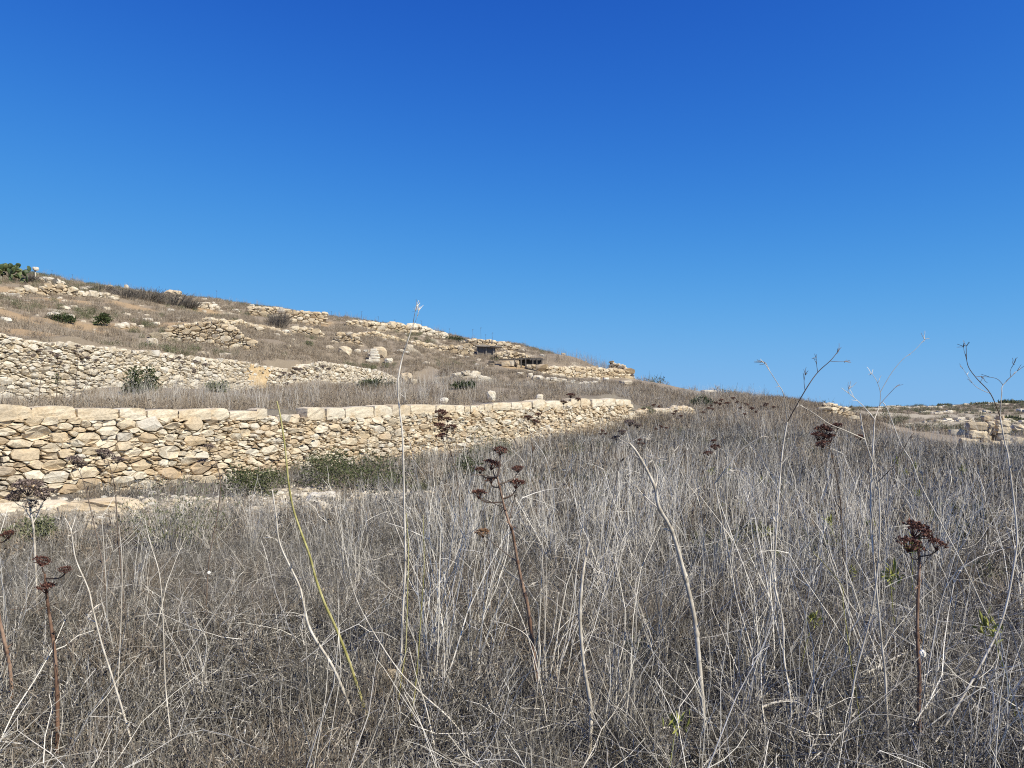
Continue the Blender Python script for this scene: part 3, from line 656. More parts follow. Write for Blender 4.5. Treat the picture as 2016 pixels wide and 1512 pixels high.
# ------------------------------------------------------------------ shelters on the hill
def box(mb, c, d, tone, rz=0.0, jit=0.0):
    V = []
    for x in (-.5, .5):
        for y in (-.5, .5):
            for z in (-.5, .5):
                X_, Y_ = x * d[0], y * d[1]; V.append(np.array((c[0] + X_ * math.cos(rz) - Y_ * math.sin(rz), c[1] + X_ * math.sin(rz) + Y_ * math.cos(rz), c[2] + z * d[2])) + rng.normal(0, jit, 3))
    mb.add(V, [(0, 1, 3, 2), (4, 6, 7, 5), (0, 4, 5, 1), (2, 3, 7, 6), (0, 2, 6, 4), (1, 5, 7, 3)], tone)
def shelter():
    p = hit(1028, 724); k = p[1] / F; z0 = p[2]
    T = thing('timber_shelter', 'low timber shelter with a flat dark roof on the hillside terrace', 'shelter', p)
    X = lambda px: (px - 1028) * k; Zt = lambda py: (724 - py) * k
    for i, (a, b, y, t) in enumerate([(982, 1030, 707.5, .5), (1000, 1045, 706.2, .3), (1018, 1070, 705.0, .7), (1036, 1071, 706.0, .25)]):
        m = MB(); box(m, ((X(a) + X(b)) / 2, .1 + .55 * i, Zt(y)), (X(b) - X(a), .5, .09), t, 0, .01); m.build('roof_board', 'timber', T)
    for px in (1013, 1026, 1035, 1049, 1057, 1067):
        m = MB(); box(m, (X(px), -.12, (Zt(706) - .3) / 2), (.11, .11, Zt(706) + .3), .55, .1, .01); m.build('post', 'timber', T)
    m = MB(); box(m, (X(1045), 1.3, Zt(716)), (X(1068) - X(1022), .1, Zt(706) + .4), .1, 0, .01); m.build('back_board', 'timber', T)
    m = MB(); box(m, (X(1058), -.05, Zt(708.5)), (X(1070) - X(1040), .06, .10), .75); m.build('beam', 'timber', T)
    rr = np.random.default_rng(5)
    for px, py, w, h in [(992, 717, 9, 8), (1000, 717, 9, 9), (1008, 716, 8, 10), (1041, 721, 9, 6), (1050, 721, 9, 6), (1059, 722, 10, 6), (1019, 715, 6, 7), (1021, 722, 7, 6)]:
        V, Fc = rock_mesh(rr, (w * k * 1.05, .5, h * k * 1.1), 2, .7, .12)
        ob('stone', mesh('stone', V, Fc, [float(rr.random())] * len(V), 'gold'), T, (X(px), -.1, Zt(py)))
    m = MB(); box(m, (X(967), .2, Zt(713)), (11 * k, .5, .12), .2, .1, .03); m.build('loose_board', 'timber', T)
shelter()
def hut():
    p = hit(962, 700); k = p[1] / F; T = thing('dark_hut', 'small dark flat roofed hut above the timber shelter', 'hut', p); X = lambda px: (px - 962) * k; Zt = lambda py: (700 - py) * k
    m = MB(); box(m, (X(957), .6, Zt(691) - .15), (36 * k, 1.3, 12 * k + .5), .6, 0, .03); m.build('wall', 'oldstone', T)
    for a, b, y in ((937, 964, 682.5), (958, 988, 684)):
        m = MB(); box(m, ((X(a) + X(b)) / 2, .4, Zt(y)), (X(b) - X(a), 1.7, .14), .95, 0, .03); m.build('roof_slab', 'oldstone', T)
    for px in (940, 957, 972):
        m = MB(); box(m, (X(px), -.12, Zt(692)), (.14, .12, 15 * k), .95, 0, .02); m.build('post', 'timber', T)
hut()
# post with a white cap on the skyline
p = hit(69, 556); k = p[1] / F; T = thing('marker_post', 'thin post with a white stone on top at the upper left skyline', 'post', p)
m = MB(); m.tube([(0, 0, -.2), (0.02, 0, 12 * k), (0, 0, 24 * k)], (.07, .07, .06), .7, 6); m.build('post', 'stalk', T)
V, Fc = rock_mesh(np.random.default_rng(3), (9 * k, .4, 7 * k), 2, .6, .12); ob('cap_stone', mesh('cap_stone', V, Fc, [.8] * len(V), 'pale'), T, (.03, 0, 26 * k))

# ------------------------------------------------------------------ masses of dry plants (geometry-node scatter of small clumps)
def curve_pts(b, d, L, bend, n=4):
    """stem from b along d with a bend; n points"""
    d = d / np.linalg.norm(d); side = rng.normal(size=3); side -= d * (side @ d); side /= np.linalg.norm(side) + 1e-9
    t = np.linspace(0, 1, n); k1 = rng.normal(0, .03) * L; kk = np.vstack((np.zeros(3), np.cumsum(rng.normal(0, .016 * L, (n - 1, 3)), axis=0)))
    return kk + b + d * (t * L)[:, None] + side * (bend * L * t ** 2)[:, None] + np.cross(d, side) * (k1 * np.sin(t * 6))[:, None]
def ldir(lean):
    a = rng.random() * 6.283; l = abs(rng.normal(0, lean)); return np.array((math.sin(l) * math.cos(a), math.sin(l) * math.sin(a), math.cos(l)))
def disk(R): a = rng.random() * 6.283; q = R * math.sqrt(rng.random()); return np.array((q * math.cos(a), q * math.sin(a), -.02))
def t_herb(n=36, R=.24, h=(.06, .27), rad=(.0013, .0028), twig=2, leaves=150, lean=.5):
    m = MB()
    for _ in range(n):
        L = rng.uniform(*h); P = curve_pts(disk(R), ldir(lean), L, rng.normal(0, .35)); q = rng.uniform(*rad); tn = rng.beta(1.4, 1.4)
        m.tube(P, np.linspace(q, q * .5, 4), tn)
        for _ in range(rng.integers(0, twig + 1)):
            i = rng.integers(1, 4); m.tube(curve_pts(P[i], ldir(.9), L * rng.uniform(.2, .5), .2, 3), (q * .7, q * .6, q * .35), min(1, tn + rng.normal(0, .12)))
    for _ in range(leaves):
        p = disk(R); p[2] = h[1] * .75 * rng.random() ** 1.4; m.leaf(p, rng.normal(size=3), rng.uniform(.018, .055), rng.uniform(.003, .007), rng.beta(1.5, 2.4), .5)
    return m
def t_stalks(n=8, R=.2, h=(.35, 1.0), rad=(.0016, .0034), lean=.24, br=3):
    m = MB()
    for _ in range(n):
        L = rng.uniform(*h); P = curve_pts(disk(R), ldir(lean), L, rng.normal(0, .10), 6); q = rng.uniform(*rad); tn = rng.beta(3, 2)
        m.tube(P, np.linspace(q, q * .45, 6), tn)
        for _ in range(rng.integers(0, br + 1)):
            i = rng.integers(2, 6); d = P[i] - P[i - 1]; d = d / np.linalg.norm(d) + rng.normal(0, .45, 3)
            m.tube(curve_pts(P[i], d, L * rng.uniform(.08, .34), .15, 3), (q * .6, q * .5, q * .3), tn)
    return m
def t_litter(n=45, R=.3):
    m = MB()
    for _ in range(n):
        a = rng.random() * 6.283; b = disk(R); b[2] = rng.uniform(.005, .05); d = np.array((math.cos(a), math.sin(a), rng.normal(0, .12)))
        q = rng.uniform(.001, .0026); m.tube(curve_pts(b, d, rng.uniform(.06, .34), rng.normal(0, .18)), np.linspace(q, q * .7, 4), rng.beta(2, 2))
    return m
def t_grass(n=55, R=.12, h=(.15, .5), rad=.0011, lean=.35):
    m = MB()
    for _ in range(n):
        L = rng.uniform(*h); m.tube(curve_pts(disk(R), ldir(lean), L, rng.normal(0, .3)), np.linspace(rad, rad * .4, 4) * rng.uniform(.8, 1.5), rng.beta(2, 2))
    return m
def t_coarse(n=34, R=.35, h=(.15, .5), rad=(.004, .008), lean=.4, leaves=24):
    m = MB()
    for _ in range(n):
        L = rng.uniform(*h); q = rng.uniform(*rad); m.tube(curve_pts(disk(R), ldir(lean), L, rng.normal(0, .25), 3), (q, q * .8, q * .35), rng.beta(2, 2))
    for _ in range(leaves):
        p = disk(R); p[2] = h[1] * .6 * rng.random(); m.leaf(p, rng.normal(size=3), rng.uniform(.05, .12), rng.uniform(.02, .045), rng.beta(2, 2), .4)
    return m
def t_sprout(n=30):
    m = MB(); top_ = np.array((rng.normal(0, .05), rng.normal(0, .05), rng.uniform(.15, .5))); m.tube([(0, 0, -.03), top_ * .5 + np.array((.015, 0, 0)), top_], (.003, .0025, .002), .3)
    for _ in range(n):
        p = top_ + rng.normal(0, .022, 3); m.leaf(p, ldir(.9), rng.uniform(.03, .07), rng.uniform(.008, .016), rng.beta(2, 2), .3)
    return m
LIB = {}
def lib(key, fn, n, mat):
    col = bpy.data.collections.new('plants_' + key)
    for k in range(n): col.objects.link(bpy.data.objects.new(f'{key}_{k:02d}', fn().me(key, mat)))
    LIB[key] = (col, n)
lib('herb', lambda: t_herb(), 7, 'herb')
lib('herb_brown', lambda: t_herb(36, .22, (.08, .34), (.0013, .0026), 3, 120, .45), 5, 'herb_brown')
lib('stalks', lambda: t_stalks(), 8, 'straw')
lib('stalks_tall', lambda: t_stalks(4, .2, (.7, 1.4), (.0022, .0045), .22, 5), 7, 'straw')
def t_fan(n=13, h=(.40, 1.10), rad=(.0022, .0044)):
    m = MB(); ax = ldir(.12)
    for _ in range(n):
        L = rng.uniform(*h); d = ax + rng.normal(0, .20, 3); d[2] = abs(d[2]) + .2; P = curve_pts(disk(.07), d, L, rng.normal(0, .14), 6); q = rng.uniform(*rad); tn = rng.beta(3, 1.6)
        m.tube(P, np.linspace(q, q * .5, 6), tn)
        for _ in range(rng.integers(0, 4)):
            i = rng.integers(2, 6); e = P[i] - P[i - 1]; e = e / np.linalg.norm(e) + rng.normal(0, .4, 3); m.tube(curve_pts(P[i], e, L * rng.uniform(.1, .35), .2, 4), np.linspace(q * .65, q * .3, 4), tn)
    return m
lib('fan', lambda: t_fan(), 9, 'straw')
def t_tangle(n=15, R=.35):
    m = MB()
    for _ in range(n):
        b = disk(R); b[2] = rng.uniform(0, .16); a = rng.random() * 6.283; d = np.array((math.cos(a), math.sin(a), abs(rng.normal(.35, .45)))); L = rng.uniform(.18, .6); q = rng.uniform(.0012, .0028); tn = rng.beta(1.8, 1.4)
        P = curve_pts(b, d, L, rng.normal(0, .30), 6); m.tube(P, np.linspace(q, q * .5, 6), tn)
        for _ in range(rng.integers(1, 5)):
            i = rng.integers(1, 6); m.tube(curve_pts(P[i], P[i] - P[i - 1] + rng.normal(0, .08, 3), L * rng.uniform(.12, .4), rng.normal(0, .3)), np.linspace(q * .7, q * .35, 4), tn)
    return m
lib('tangle', lambda: t_tangle(), 8, 'straw')
lib('litter', lambda: t_litter(), 5, 'herb')
lib('straw_litter', lambda: t_litter(16, .35), 4, 'straw')
lib('grass', lambda: t_grass(), 5, 'herb')
lib('coarse', lambda: t_coarse(), 6, 'herb')
lib('coarse_tan', lambda: t_coarse(34, .32, (.12, .46), (.003, .0065), .45, 14), 6, 'hillgrass')
lib('coarse_hill', lambda: t_coarse(40, .40, (.12, .5), (.006, .012), .45, 40), 6, 'hillgrass')
lib('stalks_far', lambda: t_stalks(9, .4, (.4, 1.1), (.005, .010), .2, 2), 6, 'hillgrass')
lib('stalks_reed', lambda: t_stalks(8, .4, (.4, 1.15), (.004, .008), .17, 2), 6, 'hillgrass')
lib('sprout', lambda: t_sprout(), 4, 'sprout')
lib('green_tuft', lambda: t_coarse(30, .3, (.2, .55), (.004, .008), .4, 80), 4, 'olive')

def scatter(name, label, key, P, scl, cat, tilt=.12):
    n = len(P); me = bpy.data.meshes.new(name); me.vertices.add(n); me.vertices.foreach_set('co', P.astype(np.float32).ravel())
    rot = np.stack((rng.normal(0, tilt, n), rng.normal(0, tilt, n), rng.random(n) * 6.283), -1)
    for nm, ty, v in (('rot', 'FLOAT_VECTOR', rot), ('scl', 'FLOAT', scl)):
        a = me.attributes.new(nm, ty, 'POINT'); a.data.foreach_set('vector' if ty == 'FLOAT_VECTOR' else 'value', np.asarray(v, np.float32).ravel())
    a = me.attributes.new('idx', 'INT', 'POINT'); a.data.foreach_set('value', rng.integers(0, LIB[key][1], n).astype(np.int32))
    o = ob(name, me, kind='stuff', label=label, category=cat)
    g = bpy.data.node_groups.new('scatter_' + name, 'GeometryNodeTree'); g.is_modifier = True
    g.interface.new_socket('Geometry', in_out='INPUT', socket_type='NodeSocketGeometry'); g.interface.new_socket('Geometry', in_out='OUTPUT', socket_type='NodeSocketGeometry')
    N = g.nodes; gi_ = N.new('NodeGroupInput'); go = N.new('NodeGroupOutput'); ip = N.new('GeometryNodeInstanceOnPoints'); ci = N.new('GeometryNodeCollectionInfo')
    ci.inputs['Collection'].default_value = LIB[key][0]; ci.inputs['Separate Children'].default_value = True; ci.inputs['Reset Children'].default_value = True
    ip.inputs['Pick Instance'].default_value = True
    g.links.new(gi_.outputs[0], ip.inputs['Points']); g.links.new(ci.outputs[0], ip.inputs['Instance'])
    for nm, ty, sock in (('rot', 'FLOAT_VECTOR', 'Rotation'), ('scl', 'FLOAT', 'Scale'), ('idx', 'INT', 'Instance Index')):
        q = N.new('GeometryNodeInputNamedAttribute'); q.data_type = ty; q.inputs['Name'].default_value = nm
        g.links.new(q.outputs['Attribute'], ip.inputs[sock])
    g.links.new(ip.outputs[0], go.inputs[0]); md = o.modifiers.new('scatter', 'NODES'); md.node_group = g
    return o
def fan(d0, d1, dens, half=.80, power=1.0):
    """random points in a wedge before the camera; density in plants per square metre"""
    n = int(dens * half * (d1 ** 2 - d0 ** 2)); rr = np.sqrt(rng.random(n) * (d1 ** 2 - d0 ** 2) + d0 ** 2); a = (rng.random(n) * 2 - 1) * half
    return np.stack((rr * np.sin(a), rr * np.cos(a)), -1)
def keep(P, m): return P[rng.random(len(P)) < m]
def d1(P): return (w1x(P[:, 1]) - P[:, 0]) * W1D[1]     # > 0 behind the field wall
def d2(P): return (w2x(P[:, 1]) - P[:, 0]) * .95
def clear_walls(P):
    a = d1(P); b = d2(P); y = P[:, 1]
    on1 = (a > -.12) & (a < .5) & (y < 32.2); on2 = (b > -.15) & (b < .45) & (y > 20) & (y < 59)
    return P[~(on1 | on2)]
def lift(P, dz=0.0): return np.c_[P, height(P[:, 0], P[:, 1]) + dz]
def place(name, label, key, P, cat, s=(.75, 1.25), **kw):
    P = clear_walls(P); sc_ = rng.uniform(*s, len(P)); lowl = (d1(P) < 0) & (P[:, 1] > 5.5) & (P[:, 1] < 26)
    sc_ *= np.where(lowl, .62 + .38 * sstep(-.36, -.02, P[:, 0] / P[:, 1]), 1.0)
    scatter(name, label, key, lift(P), sc_, cat, **kw)
def bare(P): return np.clip(1 - 1.25 * np.maximum(rockmask(P[:, 0], P[:, 1]), soilmask(P[:, 0], P[:, 1]) * .9), 0, 1)
front = lambda P: (d1(P) < 0) | (P[:, 1] > 38)

P = fan(2.3, 10, 27); place('withered_herbs', 'low grey withered herbs covering the foreground', 'herb', keep(P, bare(P) * front(P) * (.45 + .75 * fbm(P[:, 0], P[:, 1], .8, 41))), 'dry herbs')
P = fan(2.3, 14, 9); place('brown_herbs', 'low brown withered herbs between the grey ones', 'herb_brown', keep(P, bare(P) * front(P) * sstep(.4, .65, fbm(P[:, 0], P[:, 1], .6, 43))), 'dry herbs')
P = fan(2.3, 11, 16); place('plant_litter', 'grey fallen stems lying on the ground', 'litter', keep(P, bare(P) * front(P)), 'litter')
P = fan(2.3, 14, 3.2); place('straw_litter', 'pale fallen straws lying among the herbs', 'straw_litter', keep(P, bare(P) * front(P)), 'litter', tilt=.25)
P = fan(2.3, 13, 6); place('dry_grass', 'fine grey dry grass in the foreground', 'grass', keep(P, bare(P) * front(P) * sstep(.35, .6, fbm(P[:, 0], P[:, 1], .5, 47))), 'grass')
def right_bias(P): return sstep(-.42, .10, P[:, 0] / P[:, 1])
P = fan(2.4, 13, 5.4); place('dry_stalks', 'thin upright pale stalks standing in the foreground', 'stalks', keep(P, bare(P) * front(P) * (.26 + .74 * right_bias(P)) * sstep(.30, .62, fbm(P[:, 0], P[:, 1], .55, 53)) * (.35 + .65 * sstep(3, 6, P[:, 1]))), 'stalks', (.6, 1.15))
P = fan(4.5, 22, .8); place('tall_stalks', 'scattered tall pale stalks rising from the field', 'stalks_tall', keep(P, bare(P) * front(P) * (.38 + .62 * right_bias(P)) * sstep(.35, .6, fbm(P[:, 0], P[:, 1], .4, 55))), 'stalks', (.6, 1.1))
P = fan(9.5, 34, 5); place('field_grass', 'tan dry grass between the herbs in the middle of the field', 'coarse_tan', keep(P, bare(P) * front(P) * (.3 + .8 * sstep(.4, .6, fbm(P[:, 0], P[:, 1], .35, 56)))), 'grass', (.6, 1.2))
P = fan(9.5, 34, 6.5); place('field_herbs', 'dense grey brown herbs covering the middle of the field', 'coarse', keep(P, bare(P) * front(P) * (.5 + .6 * fbm(P[:, 0], P[:, 1], .5, 57))), 'dry herbs', (.6, 1.15))
P = fan(12, 40, 1.35); place('field_stalks', 'thin pale stalks standing across the middle of the field', 'stalks', keep(P, bare(P) * front(P) * (.12 + .88 * right_bias(P)) * (.4 + .6 * sstep(.35, .6, fbm(P[:, 0], P[:, 1], .3, 59)))), 'stalks', (.75, 1.3))
P = fan(30, 75, 4.0, .80); P = P[(P[:, 0] > -6) | (d1(P) < 0)]; place('slope_herbs', 'brown grey herbs on the far side of the field', 'coarse_hill', keep(P, bare(P) * front(P) * (.5 + .6 * fbm(P[:, 0], P[:, 1], .3, 61))), 'dry herbs', (.7, 1.2))
P = fan(30, 70, .8, .80); P = P[(P[:, 0] > -6) | (d1(P) < 0)]; place('slope_stalks', 'pale stalks on the far side of the field', 'stalks_far', keep(P, bare(P) * front(P) * sstep(.4, .65, fbm(P[:, 0], P[:, 1], .2, 63))), 'stalks', (.6, 1.0))
P = fan(3.2, 11, 3.3); place('stalk_bunches', 'bunches of bright bleached stalks fanning up from the foreground', 'fan', keep(P, bare(P) * front(P) * (.20 + .80 * sstep(-.16, .06, P[:, 0] / P[:, 1])) * (.15 + .85 * sstep(.40, .58, fbm(P[:, 0], P[:, 1], .7, 58)))), 'stalks', (.65, 1.1))
P = fan(2.4, 13, 4.2); place('tangled_stems', 'thin bent and broken grey stems tangled over the herbs', 'tangle', keep(P, bare(P) * front(P) * (.35 + .65 * sstep(.4, .6, fbm(P[:, 0], P[:, 1], .6, 60)))), 'stems', (.6, 1.25), tilt=.3)
# terrace between the two walls and the hillside above
P = fan(13, 62, 6.5); P = P[(d1(P) > .5) & (d2(P) < -.2)]; place('terrace_grass', 'brown dry grass on the terrace behind the field wall', 'coarse_tan', keep(P, (.5 + .6 * fbm(P[:, 0], P[:, 1], .4, 65)) * 1.0 * (.35 + .65 * sstep(.35, .55, fbm(P[:, 0], P[:, 1], .25, 66)))), 'grass', (.45, .95))
P = fan(13, 62, 2.2); P = P[(d1(P) > 1.2) & (d2(P) < -.2)]; place('terrace_stalks', 'pale stalks standing on the terrace behind the field wall', 'stalks', keep(P, sstep(.35, .6, fbm(P[:, 0], P[:, 1], .35, 67))), 'stalks', (.7, 1.15))
P = fan(28, 118, 4.2); P = P[d2(P) > .45]; place('hillside_scrub', 'low brown scrub covering the hillside', 'coarse_hill', keep(P, bare(P) ** .7 * (.35 + .75 * fbm(P[:, 0], P[:, 1], .28, 69))), 'scrub', (.45, 1.0))
P = fan(28, 118, .8); P = P[d2(P) > .5]; place('hillside_stalks', 'dry stalks on the hillside', 'stalks_far', keep(P, bare(P) * sstep(.42, .65, fbm(P[:, 0], P[:, 1], .2, 71))), 'stalks', (.5, .95))
P = fan(28, 118, 1.2); P = P[d2(P) > .5]; place('hillside_green', 'dull green tufts on the hillside', 'green_tuft', keep(P, bare(P) * sstep(.52, .68, fbm(P[:, 0], P[:, 1], .16, 73))), 'scrub', (.6, 1.2))
P = fan(95, 380, .05, .75); P = P[P[:, 0] > 15]; place('valley_scrub', 'grey green scrub across the valley', 'green_tuft', keep(P, np.clip(1.1 - rockmask(P[:, 0], P[:, 1]), 0, 1) * (.4 + .6 * fbm(P[:, 0], P[:, 1], .05, 75))), 'scrub', (1.5, 4.0))
P = fan(90, 380, .12, .75); P = P[P[:, 0] > 15]; place('valley_herbs', 'brown herbs across the valley', 'coarse_hill', keep(P, np.clip(1.15 - rockmask(P[:, 0], P[:, 1]), 0, 1)), 'dry herbs', (1.2, 2.5))
# tall dry stand on the skyline right of the shelters
st_px = [(x, 735 - (1240 - x) * .13 + rng.normal(0, 5)) for x in rng.uniform(1055, 1205, 130)]
P = np.array([hit(x, y - 4)[:2] for x, y in st_px]); place('reed_stand', 'tall pale dry stand against the sky above the hill terrace wall', 'stalks_reed', P, 'stalks', (.7, 1.35))
# yellow-green sprouts and weeds in the field
P = fan(3, 16, 1.6); place('sprouts', 'small yellow green sprouts in the dry field', 'sprout', keep(P, sstep(-.1, .35, P[:, 0] / P[:, 1]) * sstep(.45, .65, fbm(P[:, 0], P[:, 1], .7, 77))), 'sprouts', (.6, 1.3))
P = fan(8, 36, .8); place('green_weeds', 'dull green tufts in the middle of the field', 'green_tuft', keep(P, front(P) * sstep(.5, .66, fbm(P[:, 0], P[:, 1], .25, 79))), 'weeds', (.5, .9))

# ------------------------------------------------------------------ shrubs
def shrub(name, label, px, py, wpx, hpx, mat, seed, leaf=.05, n=900, clumps=16, twigs=14, D=None, up=0.0, cat='shrub', twmat='greytwig', depth=.75):
    global rng
    save = rng; rng = np.random.default_rng(seed + 900)
    p = hit(px, py) if D is None else np.array((at(px, py, D)[0], D, gz(at(px, py, D)[0], D)))
    k = p[1] / F; W = wpx * k / 2; H = hpx * k
    T = thing(name, label, cat, p); f = MB(); tw = MB(); cs = []
    for _ in range(clumps):
        a = rng.random() * 6.283; q = math.sqrt(rng.random()) * .85; z = rng.random() ** .8 * math.sqrt(max(.05, 1 - q * q)) * .9 + .06
        cs.append((np.array((q * W * math.cos(a), q * W * depth * math.sin(a), z * H)), (.22 + .2 * rng.random())))
    for c, s in cs:
        tn = rng.beta(2, 2)
        for _ in range(n // clumps):
            e = rng.normal(size=3); e /= np.linalg.norm(e); e *= rng.random() ** .4; q = c + e * np.array((W, W * depth, H * .6)) * s * 1.3
            if q[2] < 0: q[2] = abs(q[2]) * .3
            d = rng.normal(size=3) + e * .8 + np.array((0, 0, up)); f.leaf(q, d, leaf * rng.uniform(.6, 1.4), leaf * rng.uniform(.25, .5), float(np.clip(tn * .6 + .4 * rng.random(), 0, 1)), .3)
        tw.tube(curve_pts(np.array((c[0] * .2, c[1] * .2, -.05)), c - np.array((c[0] * .2, c[1] * .2, -.05)), np.linalg.norm(c) * 1.05, rng.normal(0, .1)), np.array((.012, .010, .007, .004)) * max(.5, H), .5)
    f.build('foliage', mat, T); tw.build('twigs', twmat, T); rng = save; return T
def twig_bush(name, label, px, py, wpx, hpx, mat, seed, n=160, leafmat=None, rad=.003, lean=.5, D=None, cat='shrub', lf=2):
    global rng
    save = rng; rng = np.random.default_rng(seed + 700); p = hit(px, py) if D is None else np.array((at(px, py, D)[0], D, gz(at(px, py, D)[0], D)))
    k = p[1] / F; W = wpx * k / 2; H = hpx * k; T = thing(name, label, cat, p); m = MB(); f = MB()
    for _ in range(n):
        b = disk(W * .45); tip = np.array((b[0] / .45 + rng.normal(0, .1) * W, b[1] / .45 * .8, 0)); z = H * (1 - .35 * (np.hypot(b[0], b[1]) / (W * .45)) ** 2) * rng.uniform(.55, 1.05)
        d = np.array((tip[0] - b[0], tip[1] - b[1], z)); Pn = curve_pts(b, d, np.linalg.norm(d), rng.normal(0, .12), 5); q = rad * rng.uniform(.7, 1.4); tn = rng.beta(2, 2)
        m.tube(Pn, np.linspace(q, q * .5, 5), tn)
        for i in (2, 3, 4):
            m.tube(curve_pts(Pn[i], Pn[i] - Pn[i - 1] + rng.normal(0, .05, 3) * H, H * rng.uniform(.08, .22), .2, 3), (q * .6, q * .5, q * .3), tn)
            if leafmat:
                for _ in range(lf): f.leaf(Pn[i] + rng.normal(0, .03, 3) * H, ldir(.7), H * rng.uniform(.03, .07), H * rng.uniform(.008, .016), rng.beta(2, 2))
    m.build('twigs', mat, T)
    if leafmat: f.build('foliage', leafmat, T)
    rng = save; return T
shrub('green_bush', 'wide dark green bush at the foot of the field wall', 705, 966, 215, 80, 'olivedark', 1, .06, 2600, 34)
shrub('green_bush', 'smaller green bush left of the wide one at the wall foot', 640, 945, 90, 60, 'olivedark', 2, .055, 1200, 14)
shrub('green_bush', 'low green bush below the gap in the field wall coping', 500, 975, 120, 74, 'olivedark', 3, .06, 1500, 18)
shrub('green_bush', 'dark green bush at the wall foot behind the red stemmed umbel plant', 918, 958, 70, 70, 'olivedark', 4, .06, 1200, 14)
shrub('green_bush', 'green bush on the wall foot right of the dark umbel plant', 958, 908, 110, 58, 'olive', 5, .06, 1200, 16)
shrub('green_bush', 'low green bush at the left edge below the wall', 60, 1070, 110, 48, 'olive', 6, .045, 1300, 16)
twig_bush('broom_bush', 'pale olive broom bush with upright twigs before the left part of the wall', 345, 1095, 215, 150, 'straw', 7, 110, 'olive', .0022, lf=4)
shrub('green_weed', 'small green weed in the foreground between the two thick stalks', 1255, 1235, 70, 45, 'leaf', 8, .022, 1100, 12, D=5.3)
shrub('green_weed', 'small dark green weed below the first one between the thick stalks', 1255, 1290, 60, 35, 'leaf', 9, .02, 700, 10, D=4.7)
shrub('green_bush', 'dark round bush in front of the terrace wall', 280, 772, 64, 50, 'leaf', 10, .12, 1500, 16)
shrub('green_bush', 'dark bush at the left foot of the terrace wall', 92, 778, 42, 34, 'leaf', 11, .11, 800, 10)
shrub('green_bush', 'olive bush at the terrace wall below the soil spill', 428, 772, 40, 28, 'olive', 12, .11, 700, 10)
shrub('green_bush', 'long dark green bush under the right end of the terrace wall', 745, 764, 75, 16, 'leaf', 13, .12, 900, 14)
shrub('green_bush', 'low dark green bush left of the orange soil on the slope', 122, 634, 52, 18, 'leaf', 14, .16, 900, 12)
shrub('green_bush', 'upright dark green bush right of the orange soil on the slope', 205, 642, 36, 26, 'leaf', 15, .16, 900, 10)
shrub('green_bush', 'green tuft on the slope right of the rubble face', 605, 684, 26, 12, 'olive', 16, .15, 400, 8)
shrub('green_bush', 'dark green flat bush on the skyline ledge left of the shelters', 895, 672, 40, 10, 'leaf', 17, .2, 700, 12)
shrub('green_bush', 'dark green bush below the white tumbled wall', 915, 766, 60, 12, 'leaf', 18, .14, 600, 12)
shrub('green_bush', 'green bush at the right end of the broken wall', 1382, 806, 46, 26, 'leaf', 19, .12, 900, 12)
shrub('green_bush', 'olive bush in front of the right end of the field wall', 1270, 822, 46, 22, 'olive', 20, .10, 700, 10)
twig_bush('grey_bush', 'round leafless grey bush below the ridge wall', 550, 646, 52, 34, 'greytwig', 21, 240, None, .014)
for i, (px, py, w, h, lb) in enumerate([(1150, 868, 70, 34, 'leftmost grey twiggy bush before the right end of the field wall'), (1205, 862, 80, 44, 'middle grey twiggy bush before the right end of the field wall'), (1250, 850, 70, 42, 'right grey twiggy bush before the end of the field wall'), (1300, 840, 70, 34, 'grey twiggy bush beyond the end of the field wall'), (1095, 878, 60, 28, 'small grey twiggy bush at the wall foot right of centre')]):
    twig_bush('grey_bush', lb, px, py, w, h, 'hillgrass', 60 + i, 170, 'olive' if i % 2 else None, .006, lf=1)
for i, (px, py, w, h, lb) in enumerate([(250, 588, 70, 22, 'leftmost clump of the dark scrub on the skyline'), (290, 594, 80, 26, 'middle clump of the dark scrub on the skyline'), (340, 602, 90, 26, 'right clump of the dark scrub on the skyline'), (375, 608, 50, 18, 'small clump at the right end of the dark skyline scrub'), (60, 556, 40, 16, 'dark twiggy scrub beside the prickly pear'), (200, 574, 70, 12, 'low dark scrub right of the marker post')]):
    twig_bush('dark_scrub', lb, px, py, w, h, 'greytwig', 30 + i, 200, 'olive', .016, lf=1)
for i, (px, py, w, h, lb) in enumerate([(2000, 803, 60, 6, 'dark scrub on the valley skyline at the right edge'), (1860, 799, 30, 4, 'dark scrub tuft on the valley skyline above the pier'), (1935, 800, 60, 3, 'low scrub on the valley skyline right of centre'), (1985, 826, 60, 6, 'dark scrub band across the valley right of the pier'), (1850, 833, 22, 7, 'small olive bush on the near side of the valley')]):
    shrub('valley_bush', lb, px, py, w, h, 'olive', 50 + i, 1.0 if i < 4 else .5, 700, 14, D=[330, 335, 335, 190, 130][i], depth=.5)

